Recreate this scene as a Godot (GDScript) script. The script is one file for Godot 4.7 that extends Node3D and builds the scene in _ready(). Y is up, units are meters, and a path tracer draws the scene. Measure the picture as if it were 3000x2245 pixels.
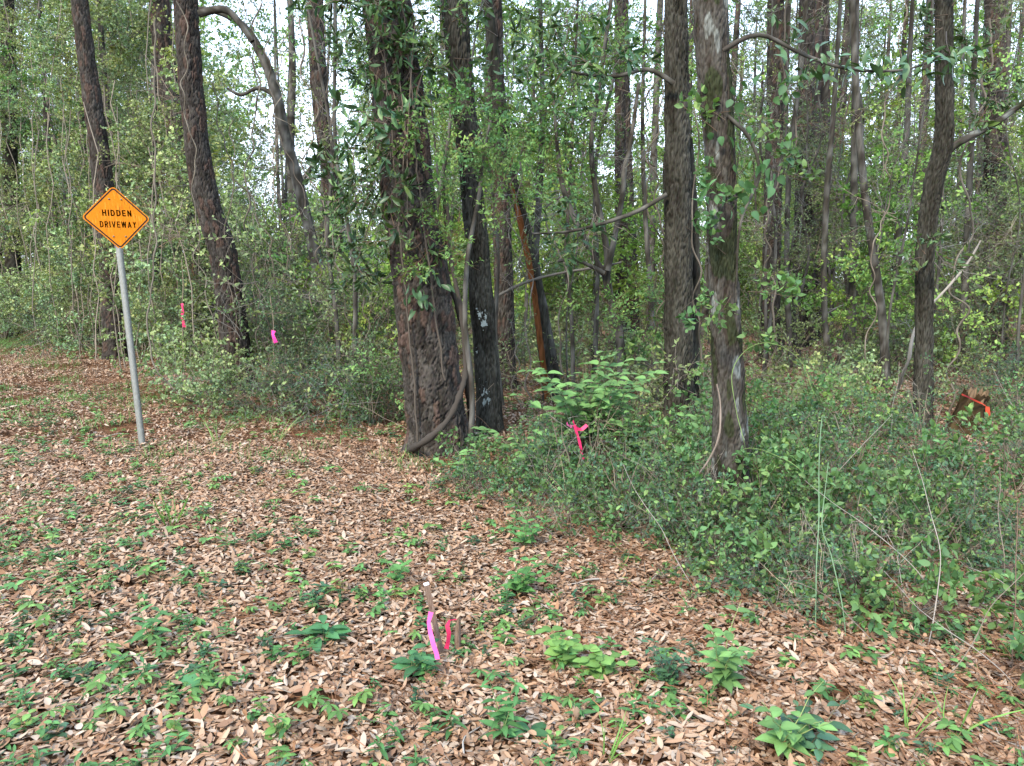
extends Node3D
# A wood's edge: leaf litter, a leaning warning sign, pines and oaks with a tangled understorey. Metres, y up.

var rng := RandomNumberGenerator.new()
var plates := FastNoiseLite.new()
var tints := FastNoiseLite.new()
var ridges := FastNoiseLite.new()
var grain := FastNoiseLite.new()
var M := {}
var S := {}
var taken := {}

# ------------------------------------------------------------------ geometry
class Geo:
	var v := PackedVector3Array()
	var n := PackedVector3Array()
	var c := PackedColorArray()
	var ix := PackedInt32Array()

	func vert(p: Vector3, nn: Vector3, col: Color) -> int:
		v.append(p); n.append(nn); c.append(col)
		return v.size() - 1

	func tri(a: int, b: int, d: int):
		ix.append(a); ix.append(b); ix.append(d)

	# y of xf runs along the leaf, z is its face, x its width
	func leaf(xf: Transform3D, l: float, w: float, droop: float, fold: float, col: Color, shape: Array, fine: bool):
		var ts: Array = [0.2, 0.5, 0.8] if fine else [0.45]
		var base := vert(xf.origin, xf.basis.z, col)
		var rows := []
		for k in ts.size():
			var t: float = ts[k]
			var hw: float = w * 0.5 * (shape[k] if fine else 1.0)
			var y := l * t
			var z := -droop * l * t * t
			var q := []
			for s in [-1, 0, 1]:
				var p := Vector3(s * hw, y, z + absf(s) * fold * hw)
				var nn := Vector3(-s * fold, 2.0 * droop * t, 1.0).normalized()
				q.append(vert(xf * p, (xf.basis * nn).normalized(), col))
			rows.append(q)
		var tip := vert(xf * Vector3(0, l, -droop * l), (xf.basis * Vector3(0, 2.0 * droop, 1)).normalized(), col)
		var r: Array = rows[0]
		tri(base, r[0], r[1]); tri(base, r[1], r[2])
		for k in rows.size() - 1:
			var a: Array = rows[k]
			var b: Array = rows[k + 1]
			for s in 2:
				tri(a[s], b[s], b[s + 1]); tri(a[s], b[s + 1], a[s + 1])
		r = rows[-1]
		tri(r[0], tip, r[1]); tri(r[1], tip, r[2])

	func tube(pts: Array, rad: Array, sides: int, col: Color, col2 = null):
		var x := Vector3.RIGHT
		var prev := -1
		for k in pts.size():
			var p: Vector3 = pts[k]
			var d: Vector3 = (pts[mini(k + 1, pts.size() - 1)] - pts[maxi(k - 1, 0)]).normalized()
			if k == 0 and absf(d.dot(x)) > 0.9: x = Vector3.UP
			x = (x - d * x.dot(d)).normalized()
			var y := d.cross(x)
			var start := v.size()
			var cc: Color = col if col2 == null else col.lerp(col2, float(k) / (pts.size() - 1))
			for s in sides:
				var a := TAU * s / sides
				var o := x * cos(a) + y * sin(a)
				vert(p + o * float(rad[k]), o, cc)
			if prev >= 0:
				for s in sides:
					var s2 := (s + 1) % sides
					tri(prev + s, start + s, start + s2); tri(prev + s, start + s2, prev + s2)
			prev = start
			if k == 0 or k == pts.size() - 1:
				var m := vert(p, d * (-1.0 if k == 0 else 1.0), cc)
				for s in sides:
					if k == 0: tri(m, start + s, start + (s + 1) % sides)
					else: tri(m, start + (s + 1) % sides, start + s)

	func box(xf: Transform3D, size: Vector3, col: Color):
		var hs := size * 0.5
		for ax in 3:
			for sg in [-1.0, 1.0]:
				var nn := Vector3.ZERO
				nn[ax] = sg
				var u := Vector3.ZERO
				u[(ax + 1) % 3] = 1.0
				var w := nn.cross(u)
				var q := []
				for e in [[-1, -1], [1, -1], [1, 1], [-1, 1]]:
					var p: Vector3 = (nn + u * e[0] + w * e[1]) * hs
					q.append(vert(xf * p, (xf.basis * nn).normalized(), col))
				tri(q[0], q[2], q[1]); tri(q[0], q[3], q[2])

	func add(o: Geo, xf: Transform3D, t: Color):
		var start := v.size()
		for k in o.v.size(): vert(xf * o.v[k], (xf.basis * o.n[k]).normalized(), o.c[k] * t)
		for k in o.ix: ix.append(start + k)

	func mesh(m: Material) -> ArrayMesh:
		var a := []
		a.resize(Mesh.ARRAY_MAX)
		a[Mesh.ARRAY_VERTEX] = v; a[Mesh.ARRAY_NORMAL] = n; a[Mesh.ARRAY_COLOR] = c; a[Mesh.ARRAY_INDEX] = ix
		var am := ArrayMesh.new()
		am.add_surface_from_arrays(Mesh.PRIMITIVE_TRIANGLES, a)
		am.surface_set_material(0, m)
		return am

# ------------------------------------------------------------------ scene helpers
func rf(a: float, b: float) -> float: return rng.randf_range(a, b)
func rv() -> Vector3:
	while true:
		var p := Vector3(rf(-1, 1), rf(-1, 1), rf(-1, 1))
		if p.length_squared() < 1.0: return p
	return Vector3.ZERO

func hh(x: float, z: float) -> float:
	return 0.03 * sin(1.3 * x + 0.5 * z) + 0.025 * sin(0.7 * z - 1.9 * x + 1.0) + 0.015 * sin(3.1 * x + 2.7 * z)

func on(x: float, z: float) -> Vector3: return Vector3(x, hh(x, z), z)

func numbered(called: String) -> String:
	var k: int = taken.get(called, 0)
	taken[called] = k + 1
	return called if k == 0 else "%s_%03d" % [called, k]

func tag(o: Node, label: String, category: String, group := "", kind := ""):
	o.set_meta("label", label); o.set_meta("category", category)
	if group: o.set_meta("group", group)
	if kind: o.set_meta("kind", kind)

func thing(called: String, at: Vector3, label: String, category: String, group := "") -> Node3D:
	var o := Node3D.new()
	o.name = numbered(called)
	add_child(o)
	o.position = at
	tag(o, label, category, group)
	return o

func part(parent: Node, called: String, mesh: Mesh, xf := Transform3D.IDENTITY) -> MeshInstance3D:
	var o := MeshInstance3D.new()
	o.name = numbered(called) if parent == self else called
	o.mesh = mesh
	parent.add_child(o, true)
	o.transform = xf
	return o

# part whose geometry was written in world coordinates, under a thing that stands at its own base
func wpart(parent: Node3D, called: String, g: Geo, m: Material) -> MeshInstance3D:
	for k in g.v.size(): g.v[k] -= parent.position
	return part(parent, called, g.mesh(m))

func aim(y: Vector3, spin: float) -> Basis:
	y = y.normalized()
	var x := Vector3.RIGHT if absf(y.x) < 0.8 else Vector3.FORWARD
	x = (x - y * x.dot(y)).normalized()
	x = x.rotated(y, spin)
	return Basis(x, y, x.cross(y))

func copies(parent: Node, called: String, mesh: Mesh, xfs: Array, cols: Array) -> MultiMeshInstance3D:
	var mm := MultiMesh.new()
	mm.transform_format = MultiMesh.TRANSFORM_3D
	mm.use_colors = true
	mm.mesh = mesh
	mm.instance_count = xfs.size()
	for k in xfs.size():
		mm.set_instance_transform(k, xfs[k]); mm.set_instance_color(k, cols[k])
	var o := MultiMeshInstance3D.new()
	o.name = numbered(called) if parent == self else called
	o.multimesh = mm
	o.set_meta("kind", "stuff")
	parent.add_child(o, true)
	return o

func tint(spread := 0.25, warm := 0.0) -> Color:
	var b := rf(1.0 - spread, 1.0 + spread)
	var w := rf(-0.12, 0.12) + warm
	return Color(b * (1.0 + w), b, b * (1.0 - w))

# clumps: [centre, radii, how many]; sprigs point outward from each centre and lift a little
func foliage(parent: Node3D, called: String, sort: String, clumps: Array, size := 1.0, up := 0.3, warm := 0.0, spread := 0.25):
	var all := 0.0
	for cl in clumps: all += cl[2]
	var bunch := all > 40.0
	if bunch: sort += "_bunch"
	var xfs := []
	var cols := []
	var owed := 0.0
	for cl in clumps:
		var r: Vector3 = cl[1]
		owed += cl[2] / (8.0 if bunch else 1.0) * (0.45 if sort.begins_with("twigs") else (0.6 if sort.begins_with("fine") else 1.0))
		while owed > 0.5:
			owed -= 1.0
			var q := rv()
			q = q.normalized() * pow(q.length(), 0.6)
			var p: Vector3 = cl[0] + q * r * (0.85 if bunch else 1.0)
			var low := hh(p.x, p.z) + (0.15 * size if bunch else 0.02)
			if p.y < low: p.y = low + rf(0.0, 0.1)
			var dir := q + rv() * 0.9 + Vector3.UP * up
			if dir.length() < 0.05: dir = Vector3.UP
			xfs.append(Transform3D(aim(dir, rf(0, TAU)).scaled(Vector3.ONE * size * rf(0.75, 1.25)), p - parent.position))
			cols.append(tint(spread, warm))
	if xfs.is_empty(): return
	var pool: Array = S[sort]
	copies(parent, called, pool[rng.randi() % pool.size()], xfs, cols)

func mat(rough: float, spec: float, back := Color.BLACK) -> StandardMaterial3D:
	var m := StandardMaterial3D.new()
	m.vertex_color_use_as_albedo = true
	m.roughness = rough
	m.metallic_specular = spec
	m.cull_mode = BaseMaterial3D.CULL_DISABLED
	if back != Color.BLACK:
		m.backlight_enabled = true
		m.backlight = back
	return m

# ------------------------------------------------------------------ which neighbour a thing stands by
var marks := {
	"thick plated pine": Vector3(-0.676, -0.004, -6.727), "lichen-spotted oak": Vector3(-0.204, 0.020, -7.321), "orange-faced dead tree": Vector3(0.489, 0.032, -9.012), "small forked tree": Vector3(1.712, 0.026, -11.177), "furrowed oak": Vector3(1.739, -0.063, -7.592),
	"mossy-footed flaky trunk": Vector3(1.402, -0.002, -4.481), "oak with the sideways limb": Vector3(4.144, 0.032, -7.379), "sign post": Vector3(-3.561, -0.007, -7.024), "tall leaning pine": Vector3(-3.585, 0.028, -9.752), "arched grey trunk": Vector3(-2.631, -0.036, -10.789),
	"rotten stump": Vector3(4.544, 0.029, -7.282), "survey stakes": Vector3(-0.276, -0.047, -3.070), "pine behind the sign": Vector3(-7.323, -0.002, -13.707), "far shaded pine": Vector3(-13.300, -0.041, -19.900), "crooked brown stem": Vector3(5.153, 0.048, -10.106),
	"taped broad-leaved bush": Vector3(0.613, -0.011, -6.163), "sword-leaved clump": Vector3(-2.124, 0.055, -4.471), "barkless branch piece": Vector3(-0.779, 0.006, -3.072), "dark bluish shrublet": Vector3(0.618, -0.028, -2.778), "green stems": Vector3(1.151, 0.003, -2.509),
	"two-stemmed weed": Vector3(-0.035, -0.050, -2.453), "large flat leaf": Vector3(-1.293, 0.036, -2.694), "stout flaking pine": Vector3(5.522, -0.053, -15.848), "scaly pine past the limb": Vector3(10.021, 0.000, -15.342), "pine against the sky gap": Vector3(-2.824, 0.006, -12.312),
	"mossy grey log": Vector3(3.228, -0.003, -4.613), "nettle-like plant": Vector3(0.812, -0.010, -2.713), "glossy upright plant": Vector3(-1.551, 0.030, -3.005)}

func by(p: Vector3) -> String:
	var best := ""
	var far := 1e9
	for k in marks:
		var d := Vector2(p.x - marks[k].x, p.z - marks[k].z).length()
		if d < far:
			far = d
			best = k
	return ("by the " if far < 2.5 else "some way from the ") + best

# ------------------------------------------------------------------ sprigs
const OVATE := [0.8, 1.0, 0.55]
const LANCE := [0.62, 1.0, 0.72]
const HEART := [1.0, 0.92, 0.5]
const ROUND := [0.82, 1.0, 0.8]

func wander(from: Vector3, dir: Vector3, length: float, steps: int, wild: float, fall := 0.0) -> Array:
	var pts := [from]
	var d := dir.normalized()
	for k in steps:
		d = (d + rv() * wild + Vector3.DOWN * fall).normalized()
		pts.append(pts[-1] + d * length / steps)
	return pts

func taper(n: int, a: float, b: float) -> Array:
	var r := []
	for k in n: r.append(lerpf(a, b, float(k) / (n - 1)))
	return r

func leafcol(base: Color, young: Color, share: float) -> Color:
	var col := base.lerp(young, rf(0, 1) if rng.randf() < share else rf(0, 0.2))
	return col * rf(0.75, 1.25)

# o: length, twigs, twig length, leaves per twig, leaf length, leaf width, droop, base, young, share, flat, shape, fine, bark colour
func make_sprig(o: Dictionary) -> Geo:
	var g := Geo.new()
	var bark: Color = o.bark
	var main := wander(Vector3.ZERO, Vector3.UP, o.length, 5, 0.22)
	g.tube(main, taper(6, o.thick, o.thick * 0.35), 3, bark)
	for t in int(o.twigs):
		var f := rf(0.1, 1.0)
		var at: Vector3 = main[int(f * 4)].lerp(main[int(f * 4) + 1], rng.randf())
		var side := Vector3(rf(-1, 1), 0, rf(-1, 1) * (0.25 if o.flat else 1.0)).normalized()
		var dir := side + Vector3.UP * rf(0.1, 0.9)
		var tw := wander(at, dir, o.twig * rf(0.6, 1.2), 3, 0.3)
		g.tube(tw, taper(4, o.thick * 0.55, o.thick * 0.25), 3, bark)
		for k in int(o.leaves):
			var ff := rf(0.15, 1.0)
			var i := mini(int(ff * 3), 2)
			var p: Vector3 = tw[i].lerp(tw[i + 1], clampf(ff * 3 - i, 0, 1))
			var along: Vector3 = (tw[i + 1] - tw[i]).normalized()
			var out: Vector3 = (along * rf(0.2, 0.9) + (Vector3(rf(-1, 1), rf(-1, 1), rf(-0.3, 0.3)) if o.flat else rv() * 1.1)).normalized()
			var face: Vector3 = (Vector3(rf(-0.3, 0.3), rf(-0.3, 0.3), 1) if o.flat else Vector3(rf(-0.7, 0.7), rf(0, 1), rf(-0.7, 0.7))).normalized()
			var x := out.cross(face)
			if x.length() < 0.05: continue
			x = x.normalized()
			var sz := rf(0.6, 1.25)
			var col := leafcol(o.base, o.young, o.share)
			g.leaf(Transform3D(Basis(x, out, x.cross(out)), p), o.leaf * sz, o.wide * sz, o.droop * rf(0.5, 1.5), rf(0.1, 0.5), col, o.shape, o.fine)
	return g

func make_twigs(length: float, thick: float, col: Color) -> Geo:
	var g := Geo.new()
	for k in 4:
		var main := wander(rv() * 0.12, Vector3(rf(-0.5, 0.5), 1, rf(-0.5, 0.5)), length * rf(0.6, 1.1), 6, 0.3)
		var cc := col * rf(0.7, 1.3)
		g.tube(main, taper(7, thick, thick * 0.4), 3, cc)
		for j in 3:
			var i := rng.randi_range(1, 5)
			g.tube(wander(main[i], rv() + Vector3.UP * 0.3, length * rf(0.2, 0.5), 3, 0.35), taper(4, thick * 0.55, thick * 0.2), 3, cc)
	return g

# singles, and bunches of eight that fill the inside of a crown
func store(sort: String, gs: Array, m: Material, reach: float):
	S[sort] = []
	S[sort + "_bunch"] = []
	for g in gs:
		S[sort].append(g.mesh(m))
		var b := Geo.new()
		for k in 8:
			var q := rv()
			var dir := q + rv() * 0.9 + Vector3.UP * 0.15
			b.add(gs[rng.randi() % gs.size()], Transform3D(aim(dir, rf(0, TAU)).scaled(Vector3.ONE * rf(0.75, 1.25)), q * reach), tint(0.2))
		S[sort + "_bunch"].append(b.mesh(m))

func make_sprigs():
	var grey := Color(0.17, 0.145, 0.115)
	var brown := Color(0.105, 0.072, 0.046)
	var sorts := {
		"vine": {length = 0.55, thick = 0.005, twigs = 7, twig = 0.3, leaves = 9, leaf = 0.055, wide = 0.045, droop = 0.2, base = Color(0.175, 0.235, 0.105), young = Color(0.35, 0.43, 0.18), share = 0.55, flat = false, shape = ROUND, fine = false, bark = grey},
		"privet": {length = 0.4, thick = 0.004, twigs = 8, twig = 0.22, leaves = 9, leaf = 0.034, wide = 0.017, droop = 0.1, base = Color(0.075, 0.12, 0.06), young = Color(0.19, 0.27, 0.09), share = 0.3, flat = false, shape = LANCE, fine = false, bark = grey},
		"bay": {length = 0.3, thick = 0.005, twigs = 3, twig = 0.16, leaves = 5, leaf = 0.1, wide = 0.032, droop = 0.35, base = Color(0.045, 0.09, 0.035), young = Color(0.13, 0.22, 0.05), share = 0.25, flat = false, shape = LANCE, fine = true, bark = brown, gloss = true},
		"spray": {length = 0.5, thick = 0.004, twigs = 8, twig = 0.26, leaves = 7, leaf = 0.055, wide = 0.028, droop = 0.15, base = Color(0.09, 0.18, 0.06), young = Color(0.19, 0.31, 0.08), share = 0.4, flat = true, shape = OVATE, fine = false, bark = brown},
		"bright": {length = 0.7, thick = 0.006, twigs = 8, twig = 0.4, leaves = 9, leaf = 0.075, wide = 0.042, droop = 0.2, base = Color(0.13, 0.23, 0.05), young = Color(0.30, 0.41, 0.10), share = 0.65, flat = true, shape = OVATE, fine = false, bark = brown},
		"dull": {length = 0.7, thick = 0.007, twigs = 9, twig = 0.4, leaves = 7, leaf = 0.06, wide = 0.03, droop = 0.2, base = Color(0.115, 0.155, 0.075), young = Color(0.24, 0.30, 0.11), share = 0.45, flat = false, shape = LANCE, fine = false, bark = grey},
		"understorey": {length = 0.26, thick = 0.0026, twigs = 5, twig = 0.13, leaves = 5, leaf = 0.034, wide = 0.017, droop = 0.15, base = Color(0.06, 0.115, 0.065), young = Color(0.21, 0.32, 0.09), share = 0.3, flat = false, shape = LANCE, fine = true, bark = grey},
		"bramble": {length = 0.3, thick = 0.003, twigs = 5, twig = 0.14, leaves = 4, leaf = 0.055, wide = 0.03, droop = 0.25, base = Color(0.075, 0.15, 0.055), young = Color(0.175, 0.275, 0.08), share = 0.4, flat = false, shape = OVATE, fine = true, bark = brown},
	}
	for s in sorts:
		S[s] = []
		var gs := []
		for k in 3: gs.append(make_sprig(sorts[s]))
		store(s, gs, M.gloss if sorts[s].get("gloss", false) else M.leaf, sorts[s].length * 0.55)
	store("twigs", [make_twigs(1.0, 0.006, grey), make_twigs(1.0, 0.006, brown), make_twigs(1.0, 0.005, Color(0.24, 0.21, 0.17))], M.twig, 0.5)
	store("fine_twigs", [make_twigs(0.45, 0.0025, grey), make_twigs(0.45, 0.0025, brown), make_twigs(0.45, 0.0022, Color(0.3, 0.25, 0.19))], M.twig, 0.25)
	var tufts := []
	for k in 2:
		var g := Geo.new()
		g.tube([Vector3.ZERO, Vector3.UP * 0.35], [0.008, 0.004], 3, brown)
		for j in 60:
			var p := Vector3.UP * rf(0.1, 0.36)
			var d := (rv() + Vector3.UP * 0.7).normalized()
			g.leaf(Transform3D(aim(d, rf(0, TAU)), p), rf(0.15, 0.24), 0.004, 0.1, 0.0, Color(0.06, 0.12, 0.04) * rf(0.7, 1.4), LANCE, false)
		tufts.append(g)
	store("needles", tufts, M.leaf, 0.35)

# ------------------------------------------------------------------ trees
func bark_at(kind: String, p: Vector3) -> Array:
	# [height of the relief in metres, colour]
	var q: Vector3
	if kind == "pine":
		q = Vector3(p.x / 0.062, p.y / 0.15, p.z / 0.062)
		q += Vector3(grain.get_noise_3dv(p * 9.0), grain.get_noise_3dv(p * 9.0 + Vector3(7, 3, 1)), 0) * 0.45
		var d := plates.get_noise_3dv(q) + 1.0
		var id := tints.get_noise_3dv(q)
		var gr := grain.get_noise_3dv(p * Vector3(60, 25, 60))
		var c := Color(0.027, 0.023, 0.019).lerp(Color(0.066, 0.058, 0.049), clampf(id * 0.5 + 0.5, 0, 1))
		if id > 0.6: c = Color(0.064, 0.044, 0.034)
		return [smoothstep(0.02, 0.1, d) * 0.02 + id * 0.005 + gr * 0.004 - 0.022, c * (1.0 + gr * 0.7)]
	if kind == "ridged":
		q = Vector3(p.x / 0.04, p.y / 0.26, p.z / 0.04)
		q += Vector3(grain.get_noise_3dv(p * 7.0), grain.get_noise_3dv(p * 5.0 + Vector3(7, 3, 1)), grain.get_noise_3dv(p * 7.0 + Vector3(1, 9, 4))) * 0.5
		var d := plates.get_noise_3dv(q) + 1.0
		var id := tints.get_noise_3dv(q)
		var gr := grain.get_noise_3dv(p * Vector3(70, 18, 70))
		var patch := grain.get_noise_3dv(p * Vector3(5, 1.6, 5))
		var c := Color(0.023, 0.021, 0.016).lerp(Color(0.05, 0.047, 0.037), clampf(0.5 + patch * 0.6 + id * 0.35, 0, 1))
		return [smoothstep(0.02, 0.14, d) * 0.016 + id * 0.003 + gr * 0.003 - 0.017, c * (1.0 + gr * 0.7)]
	if kind == "flaky":
		q = Vector3(p.x / 0.032, p.y / 0.13, p.z / 0.032)
		q += Vector3(grain.get_noise_3dv(p * 9.0), grain.get_noise_3dv(p * 9.0 + Vector3(7, 3, 1)), 0) * 0.5
		var d := plates.get_noise_3dv(q) + 1.0
		var id := tints.get_noise_3dv(q)
		var gr := grain.get_noise_3dv(p * Vector3(80, 30, 80))
		var patch := grain.get_noise_3dv(p * Vector3(9, 3.0, 9))
		var c := Color(0.031, 0.024, 0.018).lerp(Color(0.062, 0.057, 0.047), clampf(0.5 + patch * 0.8 + id * 0.35, 0, 1))
		if patch < -0.3: c = Color(0.029, 0.032, 0.017)
		if patch > 0.6: c = Color(0.13, 0.135, 0.118)
		return [smoothstep(0.02, 0.14, d) * 0.009 + id * 0.003 + gr * 0.002 - 0.01, c * (1.0 + gr * 0.6)]
	var gr := grain.get_noise_3dv(p * Vector3(30, 8, 30))
	var patch := grain.get_noise_3dv(p * Vector3(7, 4, 7))
	var c := Color(0.042, 0.037, 0.029).lerp(Color(0.1, 0.094, 0.08), clampf(0.4 + patch * 1.4, 0, 1))
	return [gr * 0.004, c * (1.0 + gr * 0.5)]

func spine(path: Array, step: float) -> Array:
	# a smooth curve through the Vector4 (x, y, z, radius) points
	var out := []
	for k in path.size() - 1:
		var a: Vector4 = path[maxi(k - 1, 0)]
		var b: Vector4 = path[k]
		var c: Vector4 = path[k + 1]
		var d: Vector4 = path[mini(k + 2, path.size() - 1)]
		var n := maxi(1, int(Vector3(c.x - b.x, c.y - b.y, c.z - b.z).length() / step))
		for j in n:
			var t := float(j) / n
			out.append(0.5 * ((2.0 * b) + (c - a) * t + (2.0 * a - 5.0 * b + 4.0 * c - d) * t * t + (3.0 * b - a - 3.0 * c + d) * t * t * t))
	out.append(path[-1])
	return out

func trunk_geo(path: Array, sides: int, step: float, kind: String, amount := 1.0) -> Geo:
	var g := Geo.new()
	var sp := spine(path, step)
	var foot: float = path[0].y
	var flare := 0.7 if foot < 0.1 else 0.0
	var x := Vector3.RIGHT
	var start := 0
	for k in sp.size():
		var q: Vector4 = sp[k]
		var p := Vector3(q.x, q.y, q.z)
		var qa: Vector4 = sp[maxi(k - 1, 0)]
		var qb: Vector4 = sp[mini(k + 1, sp.size() - 1)]
		var d := Vector3(qb.x - qa.x, qb.y - qa.y, qb.z - qa.z).normalized()
		if k == 0 and absf(d.dot(x)) > 0.9: x = Vector3.UP
		x = (x - d * x.dot(d)).normalized()
		var y := d.cross(x)
		for s in sides:
			var a := TAU * s / sides
			var o := x * cos(a) + y * sin(a)
			var b := bark_at(kind, p + o * q.w)
			g.vert(p + o * (q.w * (1.0 + 0.06 * grain.get_noise_3dv((p + o * q.w) * 3.0) + flare * exp(-(q.y - foot) / 0.13) * (0.25 + maxf(0.0, grain.get_noise_2d(cos(a) * 1.6 + path[0].x * 7.0, sin(a) * 1.6)))) + b[0] * amount * minf(1.0, q.w / 0.1)), o, b[1])
		if k > 0:
			for s in sides:
				var s2 := (s + 1) % sides
				var i := start - sides
				g.tri(i + s, start + s, start + s2); g.tri(i + s, start + s2, i + s2)
		start += sides
	# smooth normals from the displaced faces
	var acc := PackedVector3Array()
	acc.resize(g.v.size())
	for t in range(0, g.ix.size(), 3):
		var i0 := g.ix[t]
		var i1 := g.ix[t + 1]
		var i2 := g.ix[t + 2]
		var nn := (g.v[i2] - g.v[i0]).cross(g.v[i1] - g.v[i0])
		acc[i0] += nn; acc[i1] += nn; acc[i2] += nn
	for k in acc.size():
		var nn := acc[k].normalized()
		g.n[k] = nn if nn.dot(g.n[k]) > 0.0 else -nn
	return g

# path: Vector4 points from the ground up; the stem goes on to the height top with a crown of its own there
func tree(called: String, label: String, path: Array, kind: String, sides: int, step: float, top: float, crown: String, group := "", crown_n := 40, amount := 1.0) -> Node3D:
	var a: Vector4 = path[0]
	var t := thing(called, on(a.x, a.z), label, "tree", group)
	var low: Vector4 = path[0]
	low.y = minf(low.y, hh(a.x, a.z)) - 0.08
	path[0] = low
	wpart(t, "trunk", trunk_geo(path, sides, step, kind, amount), M.bark)
	var e: Vector4 = path[-1]
	if top > e.y + 0.3:
		var f: Vector4 = path[-2]
		var dir := Vector3(e.x - f.x, e.y - f.y, e.z - f.z).normalized()
		var up := (top - e.y)
		var mid := Vector3(e.x, e.y, e.z) + (dir * 0.6 + Vector3.UP * 0.4).normalized() * up * 0.5
		var tip := mid + (dir * 0.3 + Vector3.UP * 0.7).normalized() * up * 0.5
		var g := trunk_geo([e, Vector4(mid.x, mid.y, mid.z, e.w * 0.75), Vector4(tip.x, tip.y, tip.z, e.w * 0.2)], maxi(8, sides / 3), 0.25, kind, amount)
		var clumps := []
		for k in 6:
			var from := mid.lerp(tip, rf(0.1, 1.0))
			var ang := rf(0, TAU)
			var reach := rf(0.6, 1.7)
			var to := from + Vector3(cos(ang) * reach, rf(0.1, 0.7), sin(ang) * reach)
			g.tube([from, from.lerp(to, 0.5) + Vector3.UP * 0.08, to], [e.w * 0.2, e.w * 0.12, 0.012], 5, Color(0.13, 0.105, 0.08))
			clumps.append([to, Vector3(0.8, 0.5, 0.8), crown_n / 9.0])
		wpart(t, "upper_trunk", g, M.bark)
		foliage(t, "crown", crown, clumps, 1.2)
	return t

func limb(t: Node3D, path: Array, kind := "smooth", sides := 8, step := 0.05) -> MeshInstance3D:
	return wpart(t, "limb", trunk_geo(path, sides, step, kind, 0.6), M.bark)

# a leafy shrub: several stems from one base, each leaf-bearing
func shrub(called: String, label: String, group: String, at: Vector3, high: float, wide: float, sort: String, n: int, size: float, stems := 5, twigs := 0, warm := 0.0) -> Node3D:
	var t := thing(called, at, label, "shrub", group)
	var g := Geo.new()
	var clumps := []
	for k in stems:
		var ang := TAU * k / stems + rf(-0.5, 0.5)
		var tip := at + Vector3(cos(ang) * wide * rf(0.4, 0.9), high * rf(0.65, 1.0), sin(ang) * wide * rf(0.4, 0.9))
		var mid := at.lerp(tip, 0.5) + Vector3(rf(-0.1, 0.1), high * 0.12, rf(-0.1, 0.1)) * wide
		var r := 0.004 + high * 0.005
		var cc := Color(0.17, 0.14, 0.1) * rf(0.7, 1.3)
		g.tube([at + Vector3.DOWN * 0.03, at.lerp(mid, 0.5) + rv() * 0.03, mid, mid.lerp(tip, 0.5) + rv() * 0.04 * high, tip], [r, r * 0.9, r * 0.75, r * 0.5, r * 0.25], 5, cc)
		var each := float(n) / stems
		clumps.append([mid.lerp(tip, 0.7), Vector3(wide * 0.5, high * 0.32, wide * 0.5), each * 0.6])
		clumps.append([at.lerp(mid, 0.9), Vector3(wide * 0.5, high * 0.3, wide * 0.5), each * 0.4])
	wpart(t, "stem", g, M.twig)
	foliage(t, "foliage", sort, clumps, size, 0.35, warm)
	if twigs:
		for cl in clumps: cl[2] = float(twigs) / clumps.size()
		foliage(t, "bare_twigs", "twigs" if high > 1.2 else "fine_twigs", clumps, clampf(high * 0.5, 0.5, 1.4), 0.8)
	return t

# ------------------------------------------------------------------ plants whose leaves can be picked out
var L := {}

func blade(l: float, w: float, droop: float, fold: float, power: float, col: Color, wavy: float, m: Material, teeth := 0.0) -> ArrayMesh:
	var g := Geo.new()
	var rows := []
	var n := 7
	for k in n + 1:
		var t := float(k) / n
		var hw := w * 0.5 * pow(sin(PI * pow(t, power)), 0.85)
		if teeth > 0.0 and k % 2 == 1: hw *= 1.0 + teeth
		if k == 0: hw = w * 0.02
		if k == n: hw = 0.0005
		var z := -droop * l * t * t
		var q := []
		for s in [-1, 0, 1]:
			var nn := Vector3(-s * fold, 2.0 * droop * t, 1).normalized()
			q.append(g.vert(Vector3(s * hw, l * t, z + absf(s) * (fold * hw + wavy * sin(t * 11.0 + s) * w)), nn, col * (1.0 if s else 1.18)))
		rows.append(q)
	for k in n:
		for s in 2:
			g.tri(rows[k][s], rows[k + 1][s], rows[k + 1][s + 1]); g.tri(rows[k][s], rows[k + 1][s + 1], rows[k][s + 1])
	return g.mesh(m)

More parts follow.
